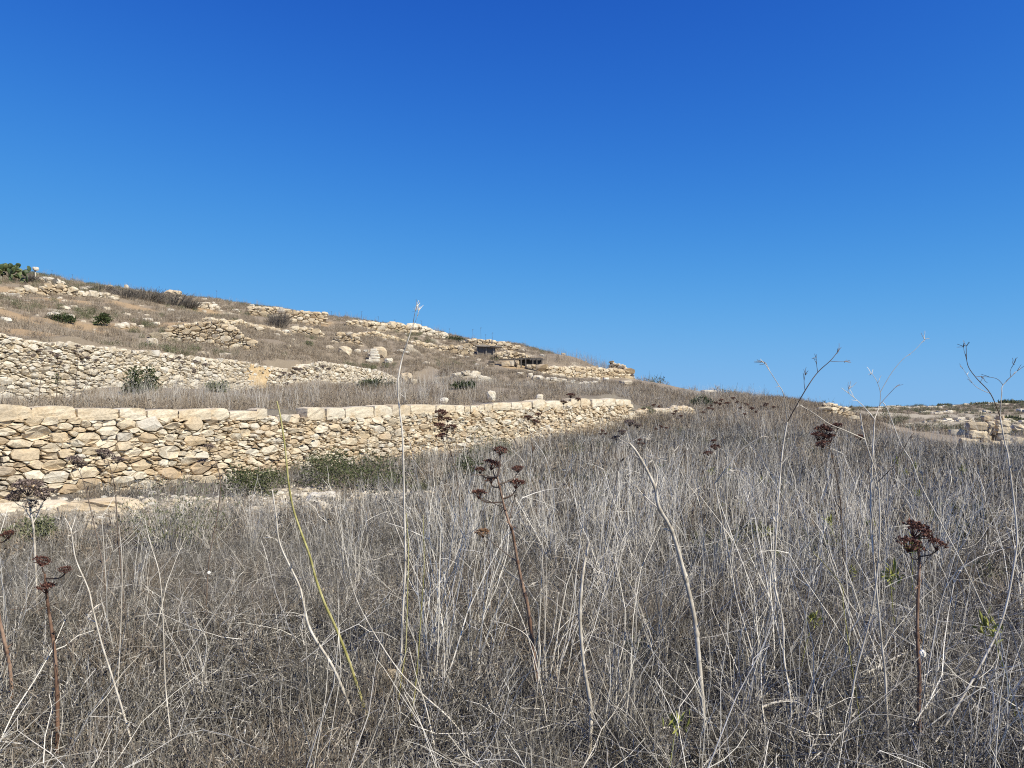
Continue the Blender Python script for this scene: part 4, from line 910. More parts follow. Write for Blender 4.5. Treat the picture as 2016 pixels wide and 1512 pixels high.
# prickly pear
p = hit(28, 556); k = p[1] / F; T = thing('prickly_pear', 'prickly pear cactus with flat pads at the upper left edge', 'cactus', p); r = np.random.default_rng(12)
def pad_mesh(r):
    bm = bmesh.new(); bmesh.ops.create_icosphere(bm, subdivisions=2, radius=1.0); V = [np.array(v.co) for v in bm.verts]; Fc = [tuple(x.index for x in f.verts) for f in bm.faces]; bm.free()
    return [np.array((v[0] * (.40 + .10 * v[2]), v[1] * .09, .5 + v[2] * .5)) for v in V], Fc
def pads(base, d, lvl):
    s = (.62 if lvl == 0 else .5) * r.uniform(.8, 1.2); V, Fc = pad_mesh(r); d = d / np.linalg.norm(d); a = r.random() * 3.14
    u = np.cross(d, (math.cos(a), math.sin(a), .2)); u /= np.linalg.norm(u); w = np.cross(d, u)
    W = [base + (u * v[0] + w * v[1] + d * v[2]) * s for v in V]
    me = mesh('pad', W, Fc, [float(r.beta(2, 2))] * len(W), 'cactus', True); ob('pad', me, T)
    if lvl < 3:
        for _ in range(r.integers(1, 4)): pads(base + d * s * .93 + u * s * r.normal(0, .15), d + r.normal(0, .55, 3) + np.array((0, 0, .15)), lvl + 1)
for i in range(6): pads(np.array((-1.8 + .62 * i, r.normal(0, .3), -.1)), np.array((r.normal(0, .35), r.normal(0, .3), 1)), 0)

# ------------------------------------------------------------------ single dead plants, each where it stands
def umbel_head(m, c, R, d=(0, 0, 1), n=16, tone=.4, seeds=15, flat=.4):
    """dome of rays, each with a tuft of dried fruits"""
    d = np.array(d, float) / np.linalg.norm(d); a = np.cross(d, (.3, .9, .1)); a /= np.linalg.norm(a); b = np.cross(d, a); base = c - d * R * .75
    for i in range(n):
        th = i * 2.4; q = math.sqrt((i + .5) / n); tip = c + (a * math.cos(th) + b * math.sin(th)) * R * q + d * R * flat * (1 - q * q) + rng.normal(0, .05, 3) * R
        m.tube([base, base * .45 + tip * .55 + d * R * .02, tip], (R * .028, R * .02, R * .018), tone * .6)
        for _ in range(seeds):
            e = tip + rng.normal(0, .13, 3) * R * np.array((1, 1, .55)); s = R * rng.uniform(.045, .10); u = rng.normal(size=3); u /= np.linalg.norm(u); w = np.cross(u, rng.normal(size=3)); w /= np.linalg.norm(w); x = np.cross(u, w)
            m.add([e + u * s * 1.4, e - u * s * 1.4, e + w * s, e - w * s, e + x * s * .3, e - x * s * .3], [(0, 2, 4), (2, 1, 4), (1, 3, 4), (3, 0, 4), (2, 0, 5), (1, 2, 5), (3, 1, 5), (0, 3, 5)], float(np.clip(tone + rng.normal(0, .28), 0, 1)))
def bare_head(m, c, R, d, n=14, tone=.6):
    d = np.array(d, float) / (np.linalg.norm(d) + 1e-9)
    for i in range(n):
        e = d * rng.uniform(.35, 1.0) + rng.normal(0, .55, 3); e /= np.linalg.norm(e); L = R * rng.uniform(.7, 1.15)
        P = curve_pts(c, e, L, rng.normal(0, .12)); m.tube(P, np.linspace(R * .022, R * .012, 4), tone)
def smooth_line(P, n=5):
    P = np.asarray(P, float)
    if len(P) < 3:
        t = np.linspace(0, 1, 6)[:, None]; return P[0] * (1 - t) + P[1] * t
    out = []
    for i in range(len(P) - 1):
        p0 = P[max(i - 1, 0)]; p1 = P[i]; p2 = P[i + 1]; p3 = P[min(i + 2, len(P) - 1)]
        for t in np.linspace(0, 1, n, endpoint=False): out.append(.5 * ((2 * p1) + (-p0 + p2) * t + (2 * p0 - 5 * p1 + 4 * p2 - p3) * t * t + (-p0 + 3 * p1 - 3 * p2 + p3) * t ** 3))
    out.append(P[-1]); return np.array(out)
def plant(name, label, D, stem, wpx, mat='stalk', branches=(), umbels=(), bare_=(), cat='dead plant', tone=.6, umat='umbel', seed=0, tip=.35, nodes=True, group=None, extra=()):
    """stem: picture points from the foot up; wpx: thickness at the foot; branches: (points, thickness); umbels: (px, py, radius px)"""
    global rng
    save = rng; rng = np.random.default_rng(seed + 3000)
    if D is None: D = hit(stem[0][0], min(stem[0][1], 1512))[1]
    lean = rng.normal(0, .04)
    def pts3(pts, w0=0.0):
        dep = w0
        out = []
        for x, y in pts:
            q = at(x, y, D); hgt = max(0, q[2]); out.append(at(x, y, D + lean * hgt + dep)); dep += rng.normal(0, .012)
        return np.array(out)
    Ps = pts3(stem); gzz = gz(Ps[0][0], Ps[0][1])
    if Ps[0][2] > gzz - .02: Ps = np.vstack(((Ps[0][0] + (Ps[0][0] - Ps[1][0]) * .3 * min(1, (Ps[0][2] - gzz + .05)), Ps[0][1], gzz - .05), Ps))
    base = np.array((Ps[0][0], Ps[0][1], gzz)); T = thing(name, label, cat, base, group); k = D / F
    L = smooth_line(Ps) - base; r0 = wpx * k / 2 * .72; m = MB(); rad = r0 * (1 - (1 - tip) * np.linspace(0, 1, len(L)))
    Lf = smooth_line(L, 3) if len(L) < 120 else L; radf = np.interp(np.linspace(0, 1, len(Lf)), np.linspace(0, 1, len(L)), rad); tv_ = np.clip(tone + np.convolve(rng.normal(0, .42, len(Lf) + 4), np.ones(5) / 5, 'valid'), 0, 1); m.tube(Lf, radf * (1 + rng.normal(0, .05, len(Lf))), tv_, 7, True)
    if nodes and r0 > .004:
        for i in range(6, len(L) - 2, 7): # swollen joints with a torn sheath
            t = L[i] - L[i - 1]; t /= np.linalg.norm(t); m.tube([L[i] - t * r0 * 1.2, L[i], L[i] + t * r0 * .9], (rad[i] * 1.05, rad[i] * 1.30, rad[i] * 1.05), tone * .55, 7)
            for _ in range(2): m.leaf(L[i] + rng.normal(0, .5, 3) * r0, t * .6 + rng.normal(0, .6, 3), rng.uniform(8, 22) * k, rng.uniform(2, 5) * k, min(1, tone * 1.1), .5)
    m.build('stem', mat, T, smooth=True)
    for bp, bw, *bm_ in branches:
        B = pts3(bp, rng.normal(0, .01)) - base; B[0] = L[np.argmin(np.linalg.norm((L - B[0])[:, [0, 2]], axis=1))] if len(bm_) < 2 else B[0]
        mm = MB(); Ls = smooth_line(B); mm.tube(Ls, bw * .66 * k / 2 * np.linspace(1, .55, len(Ls)), tone if not bm_ else tone * .6, 5, True); e_ = Ls[-1] - Ls[-3]; e_ /= np.linalg.norm(e_) + 1e-9
        tg = MB()
        for q_ in range(5):
            j_ = -1 if q_ < 3 else -int(rng.integers(2, max(3, len(Ls) // 2 + 1))); tg.tube(curve_pts(Ls[j_], e_ + rng.normal(0, .5, 3), rng.uniform(6, 20) * k, rng.normal(0, .15)), np.linspace(.8, .45, 4) * k * .9, tone)
        bo = mm.build('branch', bm_[0] if bm_ else mat, T, smooth=True); tg.build('twigs', bm_[0] if bm_ else mat, bo)
    for x, y, R in umbels:
        c = at(x, y, D + rng.normal(0, .04)) - base; mm = MB(); umbel_head(mm, c, R * k, (rng.normal(0, .25), rng.normal(-.1, .2), 1), 24, .45)
        j = L[np.argmin(np.linalg.norm((L - (c - np.array((0, 0, R * k * 1.6))))[:, [0, 2]], axis=1) + .3 * np.maximum(0, L[:, 2] - c[2] + R * k * .7))]
        e = c - np.array((0, 0, R * k * .7)); sk = MB(); sk.tube(smooth_line([j, (j + e) / 2 + np.array(((e - j)[0] * .15, 0, -.15 * np.linalg.norm(e - j) * .5)), e]), np.linspace(r0 * .45, r0 * .28, 11), .3, 4); sk.build('stalk', 'darkstem' if mat != 'stalk' else mat, mm.build('umbel', umat, T))
    for x, y, R, ux, uy in bare_:
        mm = MB(); bare_head(mm, at(x, y, D) - base, R * k, (ux, rng.normal(0, .2), uy), 15, tone); mm.build('umbel_rays', mat, T)
    rng = save; return T

FEN = 'dead fennel'
plant('fennel_stalk', 'thick bleached stalk bending left with forked top, right of centre', None, [(1392, 1490), (1376, 1300), (1368, 1220), (1350, 1140), (1328, 1060), (1314, 1028), (1297, 998), (1290, 962), (1276, 930), (1254, 891), (1239, 873)], 15,
    branches=[([(1290, 962), (1294, 938), (1287, 912), (1284, 905)], 5), ([(1297, 998), (1269, 977), (1253, 959)], 4.5), ([(1276, 930), (1270, 905), (1273, 865)], 3.5), ([(1326, 1040), (1355, 983), (1374, 962)], 3), ([(1262, 905), (1250, 895), (1248, 880)], 3), ([(1287, 915), (1270, 903), (1300, 902)], 2)],
    bare_=[(1239, 873, 28, -.5, .8), (1253, 959, 24, -.5, .8), (1285, 905, 26, .3, 1), (1273, 866, 16, 0, 1)], cat=FEN, tone=.75, tip=.42, seed=1)
plant('fennel_stalk', 'greyish thick stalk standing left of the bent bleached stalk', None, [(1158, 1508), (1164, 1406), (1158, 1360), (1149, 1305), (1142, 1217), (1146, 1146), (1152, 1102), (1160, 1068)], 12.5,
    branches=[([(1146, 1146), (1125, 1110), (1112, 1070)], 2.5), ([(1152, 1102), (1168, 1060), (1172, 1020)], 3), ([(1152, 1102), (1142, 1060), (1139, 1046)], 3.5), ([(1164, 1406), (1185, 1350), (1195, 1300)], 2.5), ([(1149, 1270), (1165, 1240), (1170, 1210)], 2.5)], cat=FEN, tone=.5, tip=.5, seed=2)
plant('fennel_stalk', 'tall thin white stalk crossing the wall and reaching into the sky', None, [(776, 1372), (788, 1312), (793, 1208), (798, 1104), (796, 1000), (794, 900), (792, 850), (785, 790), (784, 750), (792, 705), (804, 668), (813, 640)], 6.8,
    branches=[([(813, 640), (816, 620), (820, 604)], 2.2), ([(792, 800), (798, 790), (797, 782)], 1.6), ([(810, 645), (819, 630), (824, 612)], 1.5)], bare_=[(818, 612, 11, .1, 1)], cat=FEN, tone=.95, tip=.4, seed=3, nodes=False)
plant('fennel_stalk', 'long pale stem leaning left beside the yellow green stem', None, [(712, 1448), (680, 1370), (653, 1309), (611, 1240), (596, 1180), (588, 1150), (552, 1073), (543, 1010), (536, 965)], 9, cat=FEN, tone=.85, tip=.35, seed=4, branches=[([(552, 1073), (543, 1062), (533, 1058)], 2.5)])
plant('yellow_stem', 'yellow green stem leaning left in front of the wall', None, [(732, 1432), (716, 1390), (690, 1310), (663, 1240), (640, 1190), (622, 1140), (610, 1095), (590, 1040), (577, 1000), (568, 950), (561, 880), (552, 820), (545, 790)], 9, 'yellow', cat='stem', tone=.55, tip=.45, seed=5, nodes=False, umbels=[])
plant('yellow_stem', 'thin yellow stem beside the tall white stalk', None, [(782, 1400), (790, 1335), (799, 1271), (803, 1140), (804, 1080), (800, 1010)], 4.6, 'yellow', cat='stem', tone=.7, seed=6, nodes=False)
plant('yellow_stem', 'thin yellow stem right of the tall white stalk', None, [(800, 1440), (812, 1399), (823, 1295), (830, 1190), (835, 1115), (833, 1014)], 4.8, 'yellow', cat='stem', tone=.5, seed=7, nodes=False)
plant('fennel_stalk', 'long thin stem lying back to the left in the centre foreground', None, [(944, 1490), (890, 1420), (833, 1368), (788, 1323), (743, 1257), (705, 1187), (690, 1140)], 5, cat=FEN, tone=.8, seed=8, nodes=False)
plant('fennel_stalk', 'short pale stem below the tall white stalk', None, [(862, 1500), (840, 1399), (819, 1330), (805, 1274)], 5, cat=FEN, tone=.9, seed=9, nodes=False)
plant('fennel_stalk', 'pale stem leaning left behind the tall white stalk', 4.9, [(902, 1330), (896, 1309), (868, 1226), (833, 1160), (799, 1087), (764, 1000), (742, 960)], 4, cat=FEN, tone=.8, seed=10, nodes=False)
plant('fennel_stalk', 'pale stalk leaning left at the lower left of the picture', None, [(267, 1504), (250, 1429), (221, 1333), (200, 1267), (183, 1200), (174, 1160), (149, 1100), (140, 1045), (128, 1020)], 6.5, cat=FEN, tone=.8, seed=11, branches=[([(183, 1225), (176, 1219), (174, 1217)], 3), ([(140, 1045), (148, 1020), (150, 1005)], 2.5)])
plant('fennel_stalk', 'thin straight stalk right of the leaning one at the lower left', None, [(342, 1500), (333, 1420), (325, 1337), (321, 1221), (314, 1132), (295, 1066), (285, 1020)], 5, cat=FEN, tone=.7, seed=12, nodes=False, branches=[([(314, 1132), (335, 1100), (352, 1084)], 2)])
plant('fennel_stalk', 'straight stem leaning right across the lower left foreground', None, [(262, 1425), (342, 1325), (420, 1212), (465, 1142), (480, 1125)], 4, cat=FEN, tone=.55, seed=13, nodes=False)
plant('fennel_stalk', 'curved stem rising right from the lower left thicket', None, [(236, 1330), (242, 1308), (292, 1271), (319, 1231), (350, 1195), (390, 1140)], 3.2, cat=FEN, tone=.7, seed=14, nodes=False)
plant('fennel_stalk', 'slender upright stem at the lower left thicket', None, [(225, 1425), (233, 1330), (239, 1200), (240, 1100), (234, 1035)], 4, 'stalk', cat=FEN, tone=.6, seed=15, nodes=False)
plant('fennel_stalk', 'pale forked stem right of centre with a long arm to the right', None, [(1502, 1400), (1487, 1338), (1477, 1271), (1450, 1179), (1437, 1102), (1416, 1000), (1408, 951)], 4.5, branches=[([(1408, 951), (1430, 922), (1463, 883), (1501, 859)], 4), ([(1412, 945), (1425, 935), (1437, 926)], 2.5), ([(1437, 1102), (1447, 1060), (1477, 1020)], 2.5)], cat=FEN, tone=.85, tip=.7, seed=16, nodes=False)
plant('fennel_stalk', 'branching stem whose dark arm points right into the sky', None, [(1552, 1508), (1557, 1389), (1544, 1300), (1541, 1220), (1525, 1149), (1528, 1060), (1533, 980), (1540, 893), (1550, 831)], 6,
    branches=[([(1550, 831), (1543, 778), (1531, 755), (1506, 716)], 3), ([(1551, 822), (1585, 769), (1610, 733), (1635, 710), (1649, 693)], 3.6, 'darkstem'), ([(1610, 733), (1608, 720), (1607, 705)], 2, 'darkstem', 1), ([(1585, 769), (1583, 752), (1585, 738)], 2, 'darkstem', 1), ([(1635, 711), (1650, 712), (1664, 712)], 1.8, 'darkstem', 1), ([(1525, 1149), (1545, 1110), (1570, 1060)], 2.5), ([(1512, 724), (1508, 715), (1503, 712)], 1.5, 'stalk', 1)], cat=FEN, tone=.75, tip=.6, seed=17)
plant('fennel_stalk', 'forked stem in the right foreground with two arms above the horizon', None, [(1750, 1508), (1743, 1338), (1737, 1277), (1725, 1152), (1716, 1050), (1714, 1000), (1717, 920), (1722, 825)], 6.5,
    branches=[([(1722, 825), (1700, 800), (1672, 775)], 3), ([(1722, 825), (1729, 806), (1736, 792), (1764, 761)], 3), ([(1732, 800), (1733, 772), (1726, 750), (1716, 735)], 2, 'stalk', 1), ([(1674, 777), (1670, 772), (1671, 766)], 1.6, 'stalk', 1), ([(1733, 772), (1756, 733), (1778, 707), (1800, 690), (1820, 668)], 1.8, 'stalk', 1)], cat=FEN, tone=.8, tip=.6, seed=18)
plant('fennel_stalk', 'stem crossing the forked one with a long arm to the upper left', None, [(1639, 1508), (1669, 1433), (1683, 1335), (1710, 1230), (1725, 1149), (1732, 1050), (1728, 949), (1703, 865), (1694, 814)], 6,
    branches=[([(1703, 865), (1665, 848), (1632, 834), (1600, 812), (1573, 797)], 3.5), ([(1728, 949), (1760, 915), (1790, 863)], 2.5, 'darkstem')], cat=FEN, tone=.65, tip=.5, seed=19)
plant('fennel_stalk', 'thin stem leaning left from the right foreground over the valley', 4.6, [(1960, 1250), (1933, 1190), (1899, 1118), (1854, 1033), (1812, 954), (1795, 909), (1773, 873), (1748, 808), (1738, 792)], 4, cat=FEN, tone=.8, tip=.5, seed=20, nodes=False)
plant('fennel_stalk', 'tall branching stem at the right edge reaching above the horizon', None, [(1818, 1501), (1889, 1383), (1933, 1305), (1974, 1217), (1998, 1102), (2001, 1036), (1986, 907), (1978, 870), (1969, 820)], 7,
    branches=[([(1969, 820), (1950, 775), (1922, 744), (1905, 718), (1902, 682)], 3.2, 'darkstem'), ([(1968, 814), (1972, 775), (1975, 758), (2003, 730)], 3.2), ([(1975, 758), (1961, 745), (1932, 741)], 2, 'darkstem', 1), ([(1990, 742), (1989, 730), (1996, 716)], 1.6, 'darkstem', 1), ([(1904, 712), (1898, 690), (1897, 682)], 1.5, 'darkstem', 1), ([(1950, 775), (1920, 760), (1896, 726)], 1.8, 'stalk', 1), ([(1998, 1102), (2030, 1050), (2050, 1010)], 3)], cat=FEN, tone=.7, tip=.55, seed=21)
plant('fennel_stalk', 'thin white stem leaning right beside the dark umbel plant', None, [(1774, 1501), (1811, 1406), (1825, 1332), (1849, 1203), (1866, 1142), (1903, 1010)], 4.5, branches=[([(1862, 1157), (1880, 1130), (1893, 1115)], 3)], cat=FEN, tone=.9, seed=22, nodes=False)
plant('fennel_stalk', 'short thick pale stump stem at the bottom right of centre', None, [(1515, 1511), (1507, 1440), (1500, 1389)], 6.5, cat=FEN, tone=.85, tip=.8, seed=23, nodes=False)
plant('fennel_stalk', 'thin pale stem leaning right from the lower centre thicket', None, [(1090, 1440), (1100, 1330), (1125, 1200), (1150, 1010), (1165, 960)], 3.5, cat=FEN, tone=.85, seed=24, nodes=False)
plant('fennel_stalk', 'thin pale stem leaning left from the lower centre thicket', None, [(1085, 1490), (1065, 1350), (1035, 1240), (1010, 1180), (985, 1130)], 3.5, cat=FEN, tone=.9, seed=25, nodes=False)
plant('fennel_stalk', 'pale stem with an outward elbow left of the greyish thick stalk', None, [(1030, 1500), (1050, 1420), (1060, 1310), (1040, 1255), (1000, 1230), (965, 1222)], 3.5, cat=FEN, tone=.85, seed=26, nodes=False)
plant('fennel_stalk', 'dark slender stem at the right side between the crossing stems', None, [(1705, 1500), (1690, 1400), (1675, 1300), (1660, 1190), (1655, 1150), (1600, 1085)], 4, 'yellow', cat=FEN, tone=.2, seed=27, nodes=False)
# plants with dark flower heads
UMB = 'dead umbel plant'
plant('umbel_plant', 'red stemmed plant with several dark red flower heads in the centre', None, [(1062, 1400), (1052, 1300), (1040, 1200), (1029, 1154), (1019, 1106), (1009, 1048), (1002, 1029), (992, 995), (985, 965), (979, 939)], 12, 'redstem',
    branches=[([(1002, 1027), (1008, 1000), (1013, 981)], 3.5, 'darkstem'), ([(992, 998), (970, 990), (952, 982)], 3, 'darkstem'), ([(979, 940), (962, 938), (947, 934)], 3.5, 'darkstem'), ([(1013, 981), (1022, 972), (1037, 964)], 2, 'stalk', 1), ([(1017, 1100), (990, 1085), (955, 1056)], 3, 'darkstem'), ([(1030, 1154), (1038, 1155), (1046, 1151)], 3, 'stalk')],
    umbels=[(971, 914, 17), (985, 887, 15), (945, 925, 11), (1019, 923, 12), (1017, 951, 16), (943, 971, 15), (966, 945, 10)], cat=UMB, tone=.75, seed=31)
plant('umbel_plant', 'dark flower head on a straight red brown stem at the right foreground', None, [(1811, 1478), (1809, 1400), (1810, 1330), (1806, 1250), (1807, 1180), (1810, 1110), (1808, 1085)], 12, 'redstem',
    branches=[([(1805, 1145), (1792, 1115), (1782, 1090)], 2.5, 'darkstem'), ([(1810, 1125), (1828, 1098), (1842, 1085)], 2.5, 'darkstem'), ([(1812, 1480), (1826, 1450), (1822, 1400)], 2.5, 'darkstem')],
    umbels=[(1810, 1045, 29), (1792, 1072, 24), (1846, 1071, 17)], cat=UMB, tone=.6, tip=.6, seed=32)
plant('umbel_plant', 'brown stemmed plant with small dark heads at the lower left', None, [(112, 1506), (113, 1390), (108, 1290), (100, 1230), (94, 1190), (88, 1130)], 12, 'redstem', umbels=[(83, 1105, 15), (128, 1122, 11), (90, 1157, 17)], branches=[([(105, 1262), (125, 1255), (140, 1290)], 2.5, 'darkstem'), ([(96, 1200), (70, 1195), (30, 1200)], 2.5, 'darkstem')], cat=UMB, tone=.55, tip=.55, seed=33)
plant('umbel_plant', 'pale stemmed plant with a wide purple brown head before the left wall', 6.0, [(72, 1170), (69, 1095), (66, 1040), (60, 1005), (57, 985)], 7, 'stalk', umbels=[(55, 958, 27), (86, 972, 20), (30, 976, 18), (62, 992, 13)], branches=[([(64, 1030), (74, 1012), (80, 1000)], 3.5), ([(64, 1026), (54, 1010), (48, 1000)], 3)], cat=UMB, tone=.55, tip=.6, umat='umbel_grey', seed=34)
plant('umbel_plant', 'red brown stem cut by the left edge of the picture', None, [(24, 1400), (20, 1320), (8, 1260), (-4, 1200), (-8, 1120), (-6, 1000)], 11, 'redstem', umbels=[(14, 1052, 14)], cat=UMB, tone=.9, tip=.7, seed=35)
plant('umbel_plant', 'brown stem with a withered head in front of the left wall', 5.6, [(245, 1210), (238, 1120), (232, 1050), (226, 960), (212, 905)], 5, 'darkstem', umbels=[(206, 893, 17), (232, 905, 12)], cat=UMB, tone=.7, umat='umbel_grey', seed=36)
plant('umbel_plant', 'brown stem with a small head before the wall near the left corner', 6.2, [(205, 1130), (180, 1010), (165, 950), (150, 915)], 4, 'darkstem', umbels=[(146, 905, 15), (160, 915, 10)], cat=UMB, tone=.8, umat='umbel_grey', seed=37)
plant('umbel_plant', 'thin dark stem with a head below the coping gap of the wall', 5.4, [(406, 1190), (412, 1100), (430, 1000), (433, 940), (418, 890)], 5, 'darkstem', umbels=[(412, 880, 11), (398, 908, 10)], cat=UMB, tone=.7, umat='umbel_grey', seed=38)
plant('umbel_plant', 'plant with a stack of black heads in front of the wall, left of centre', 8.0, [(908, 1100), (905, 1000), (898, 930), (885, 880), (877, 845)], 3.6, 'darkstem', umbels=[(869, 813, 13), (866, 824, 9), (882, 826, 8), (866, 838, 11), (891, 840, 9), (878, 846, 10), (869, 858, 10)], branches=[([(886, 882), (890, 862), (892, 850)], 1.8), ([(900, 935), (885, 900), (873, 868)], 1.8)], cat=UMB, tone=.6, seed=39)
plant('umbel_plant', 'plant with a ragged dark head above the right field', 6.5, [(1662, 1130), (1657, 1050), (1654, 980), (1640, 905), (1632, 880)], 4.5, 'darkstem', umbels=[(1622, 846, 17), (1612, 858, 14), (1632, 862, 14), (1618, 874, 12), (1648, 838, 11)], branches=[([(1654, 985), (1662, 930), (1652, 870), (1645, 850)], 3, 'stalk')], cat=UMB, tone=.5, seed=40)
plant('umbel_plant', 'dark withered head hanging at the end of the long pale arm', 5.6, [(1725, 1150), (1715, 1000), (1708, 900), (1702, 872)], 3, 'darkstem', umbels=[(1694, 860, 9)], cat=UMB, tone=.5, seed=41)
plant('umbel_plant', 'tan dry head left of the red stemmed plant', 4.6, [(968, 1250), (966, 1150), (960, 1080), (952, 1062)], 3, 'darkstem', umbels=[(950, 1048, 15)], umat='umbel_tan', cat=UMB, tone=.5, seed=42)
plant('umbel_plant', 'dark heads on thin stems before the wall right of the black head stack', 9.5, [(1056, 1010), (1052, 930), (1046, 870), (1042, 835)], 2.6, 'darkstem', umbels=[(1040, 822, 9), (1054, 830, 8), (1060, 816, 7)], cat=UMB, tone=.5, seed=43)
plant('umbel_plant', 'dark heads on a thin stem at the right part of the wall', 11, [(1122, 985), (1118, 900), (1112, 820), (1108, 795)], 2.2, 'darkstem', umbels=[(1124, 778, 8), (1138, 786, 6), (1110, 792, 7)], cat=UMB, tone=.5, seed=44)
plant('umbel_plant', 'withered brown heads before the right end of the wall, lowest', 9.0, [(1200, 1030), (1212, 950), (1225, 890), (1228, 850)], 2.4, 'darkstem', umbels=[(1240, 832, 11), (1225, 850, 9), (1255, 838, 8), (1212, 862, 8)], cat=UMB, tone=.5, umat='umbel_grey', seed=45)
plant('umbel_plant', 'blackish heads on a leaning stem right of the forked bleached stalk', 7.5, [(1352, 1085), (1375, 960), (1398, 900), (1408, 880)], 2.6, 'darkstem', umbels=[(1394, 892, 8), (1408, 880, 9), (1404, 868, 6)], cat=UMB, tone=.5, seed=46)
# smaller dark-headed plants over the field and along the ridge that cannot be told apart
r = np.random.default_rng(55)
SPOT = [(1285, 800, 24), (1330, 812, 20), (1185, 850, 14), (1262, 868, 12), (1408, 795, 26), (1422, 790, 28), (1440, 786, 30), (1466, 798, 22), (1478, 806, 20), (1512, 798, 26), (1395, 806, 24), (1300, 842, 15)]
for i, (px, py, D) in enumerate(SPOT):
    z = at(px, py, D); plant('umbel_plant', 'small plant with dark flat heads in the far part of the dry field', D, [(px + 6, py + 60 * 16 / D), (px + 3, py + 25), (px, py + 6)], 2.0 * 14 / D, 'darkstem', umbels=[(px + r.normal(0, 2), py - 2, 4.6), (px - 8 + r.normal(0, 3), py + 5 + r.normal(0, 2), 3.8), (px + 8 + r.normal(0, 3), py + 3 + r.normal(0, 2), 3.8)], cat=UMB, tone=.5, seed=100 + i, nodes=False, group='dark headed plants in the far field')
for i, (px, py) in enumerate([(82, 690), (150, 682), (112, 700), (176, 705), (352, 705), (388, 712), (590, 728), (632, 722), (560, 735)]):
    D = 21 + (px / 640) * 12; plant('withered_umbel', 'grey brown withered umbel plant on the terrace in front of the terrace wall', D, [(px + r.normal(0, 5), py + 75 * 21 / D), (px + 3, py + 35), (px, py + 8)], 2.6 * 18 / D, 'darkstem', umbels=[(px + r.normal(0, 2), py, 6), (px - 11 + r.normal(0, 3), py + 8 + r.normal(0, 4), 5), (px + 10 + r.normal(0, 3), py + 6 + r.normal(0, 4), 5), (px + r.normal(0, 8), py + 20, 4.5)], umat='umbel_grey', cat=UMB, tone=.8, seed=160 + i, nodes=False, group='withered umbel plants on the terrace')
mbs = []
for i, (px, h) in enumerate([(100, 10), (140, 11), (312, 12), (425, 15), (652, 9), (712, 15), (744, 12), (777, 11), (829, 14), (885, 10), (931, 17), (947, 22), (956, 12), (970, 16), (1191, 12), (1590, 10)]):
    Dr = np.arange(55, 112, 1.0); a, _ = ray(px, 700); hh = height(a * Dr, Dr); j = int(np.argmax((hh - EYE) / Dr)); D = Dr[j]; x = a * D; z = hh[j]; k = D / F; H = h * k * 1.25
    m = MB(); m.tube([(0, 0, -.2), (rng.normal(0, .03), 0, H * .5), (rng.normal(0, .06), 0, H)], (.017, .014, .012), .4, 4); umbel_head(m, np.array((0, 0, H)), 2.0 * k, (0, 0, 1), 7, .4, 3)
    m.build('ridge_stalk', 'darkstem', None, (x, D, z), label='thin dark stalk with a small head standing against the sky on the ridge', category=UMB, group='dark stalks along the ridge line')

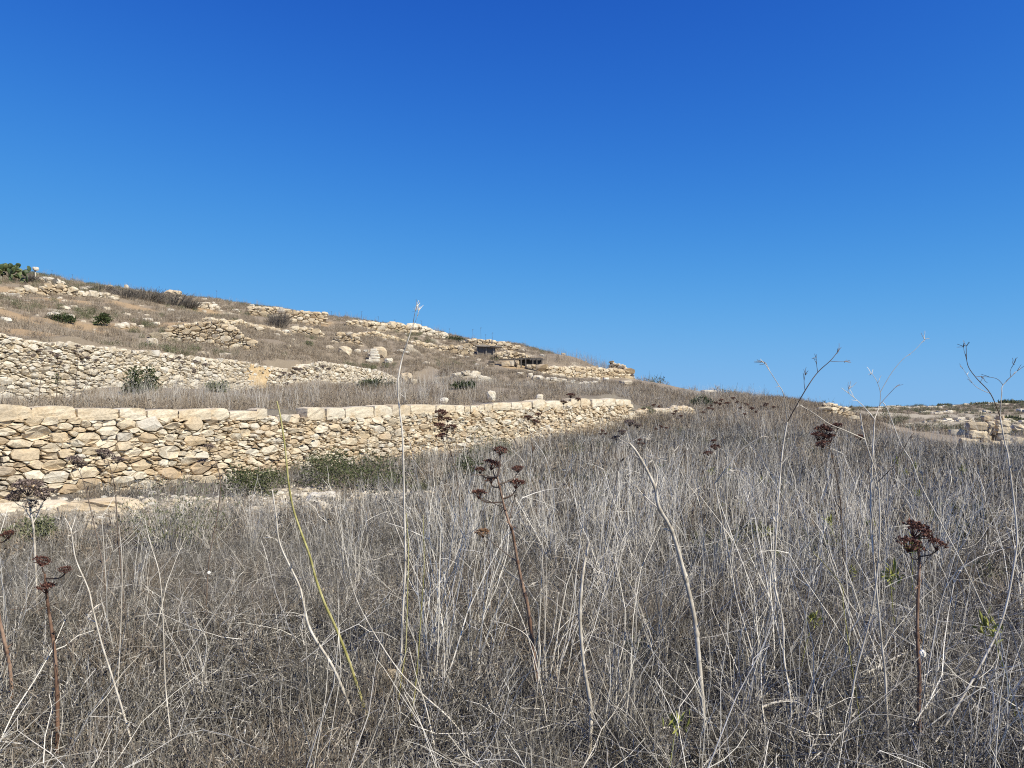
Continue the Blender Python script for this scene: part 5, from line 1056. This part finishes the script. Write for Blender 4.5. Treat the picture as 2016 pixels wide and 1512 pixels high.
# fallen stems and shells
def fallen(label, pts, wpx, seed, tone=.9, lift_=.05):
    P = []
    for i, (x, y) in enumerate(pts):
        q = hit(x, y); P.append(q + np.array((0, 0, lift_ + .03 * math.sin(i))))
    P = np.array(P); b = P[0].copy(); m = MB(); L = smooth_line(P) - b; m.tube(L, np.linspace(1, .6, len(L)) * wpx * b[1] / F / 2, tone, 6, True)
    m.build('fallen_stem', 'stalk', None, b, smooth=True, label=label, category='stem')
fallen('fallen white stem lying right of the dark flower head plant', [(1818, 1296), (1880, 1292), (1930, 1306), (2016, 1340)], 4.5, 1, lift_=.12)
fallen('fallen white stem lying just below the other at the right edge', [(1700, 1375), (1812, 1322), (1900, 1316), (2016, 1348)], 4, 2, lift_=.10)
fallen('arched white straw at the bottom right', [(1500, 1444), (1530, 1434), (1565, 1434), (1600, 1450), (1628, 1470)], 5, 3, lift_=.10)
fallen('white straw lying at the bottom centre right', [(1275, 1512), (1300, 1495), (1335, 1490), (1362, 1500)], 4, 4, lift_=.08)
fallen('grey stick lying behind the tall white stalk', [(770, 1210), (820, 1245), (868, 1275), (890, 1290)], 8, 5, .4, .04)
fallen('pale straight straw lying at the lower left of centre', [(618, 1476), (650, 1495), (685, 1512)], 4, 6, lift_=.05)
fallen('thin pale stem lying across the ground left of the yellow stem', [(500, 1242), (560, 1250), (620, 1256), (685, 1280)], 3, 7, lift_=.10)
def shell(label, px, py, D, s):
    p = at(px, py, D); m = MB()              # coiled tube that tightens to the apex
    t = np.linspace(0, 5.2 * math.pi, 40); q = s * .5 * np.exp(-t * .09); P = np.stack((q * np.cos(t), q * np.sin(t) * .95, s * .42 * (1 - np.exp(-t * .09)) * 1.2), -1)
    m.tube(P, q * .55, .6, 8, True); m.build('snail_shell', 'shell', None, p, smooth=True, label=label, category='shell').rotation_euler = (1.2, .3, .4)
shell('grey white snail shell stuck on the red brown stem', 1815, 1288, hit(1811, 1478)[1] - .02, .032)
shell('white snail shell on a stem at the lower left', 211, 1316, 4.3, .018)
shell('white snail shell on the brown stem before the wall', 411, 1128, 5.35, .02)
# loose pale stones strewn over the hillside
r = np.random.default_rng(191); mb = MB(); P = fan(28, 105, .5); P = P[(d2(P) > .4) | ((P[:, 1] > 50) & (P[:, 0] < 12))]; w_ = sstep(.50, .66, fbm(P[:, 0], P[:, 1], .22, 83)); P = P[r.random(len(P)) < .12 + .6 * w_]
hz = height(P[:, 0], P[:, 1])
for (x, y), zz in zip(P, hz):
    q = .10 + .34 * r.random() ** 2.5; V, Fc = rock_mesh(r, (q * 1.6, q * 1.2, q), 2 if q > .2 else 1, .45, .2); mb.add([v + np.array((x, y, zz + q * .22)) for v in V], Fc, float(r.random()))
mb.build('hillside_stones', 'pale', None, kind='stuff', label='loose pale stones strewn over the hillside', category='stones')
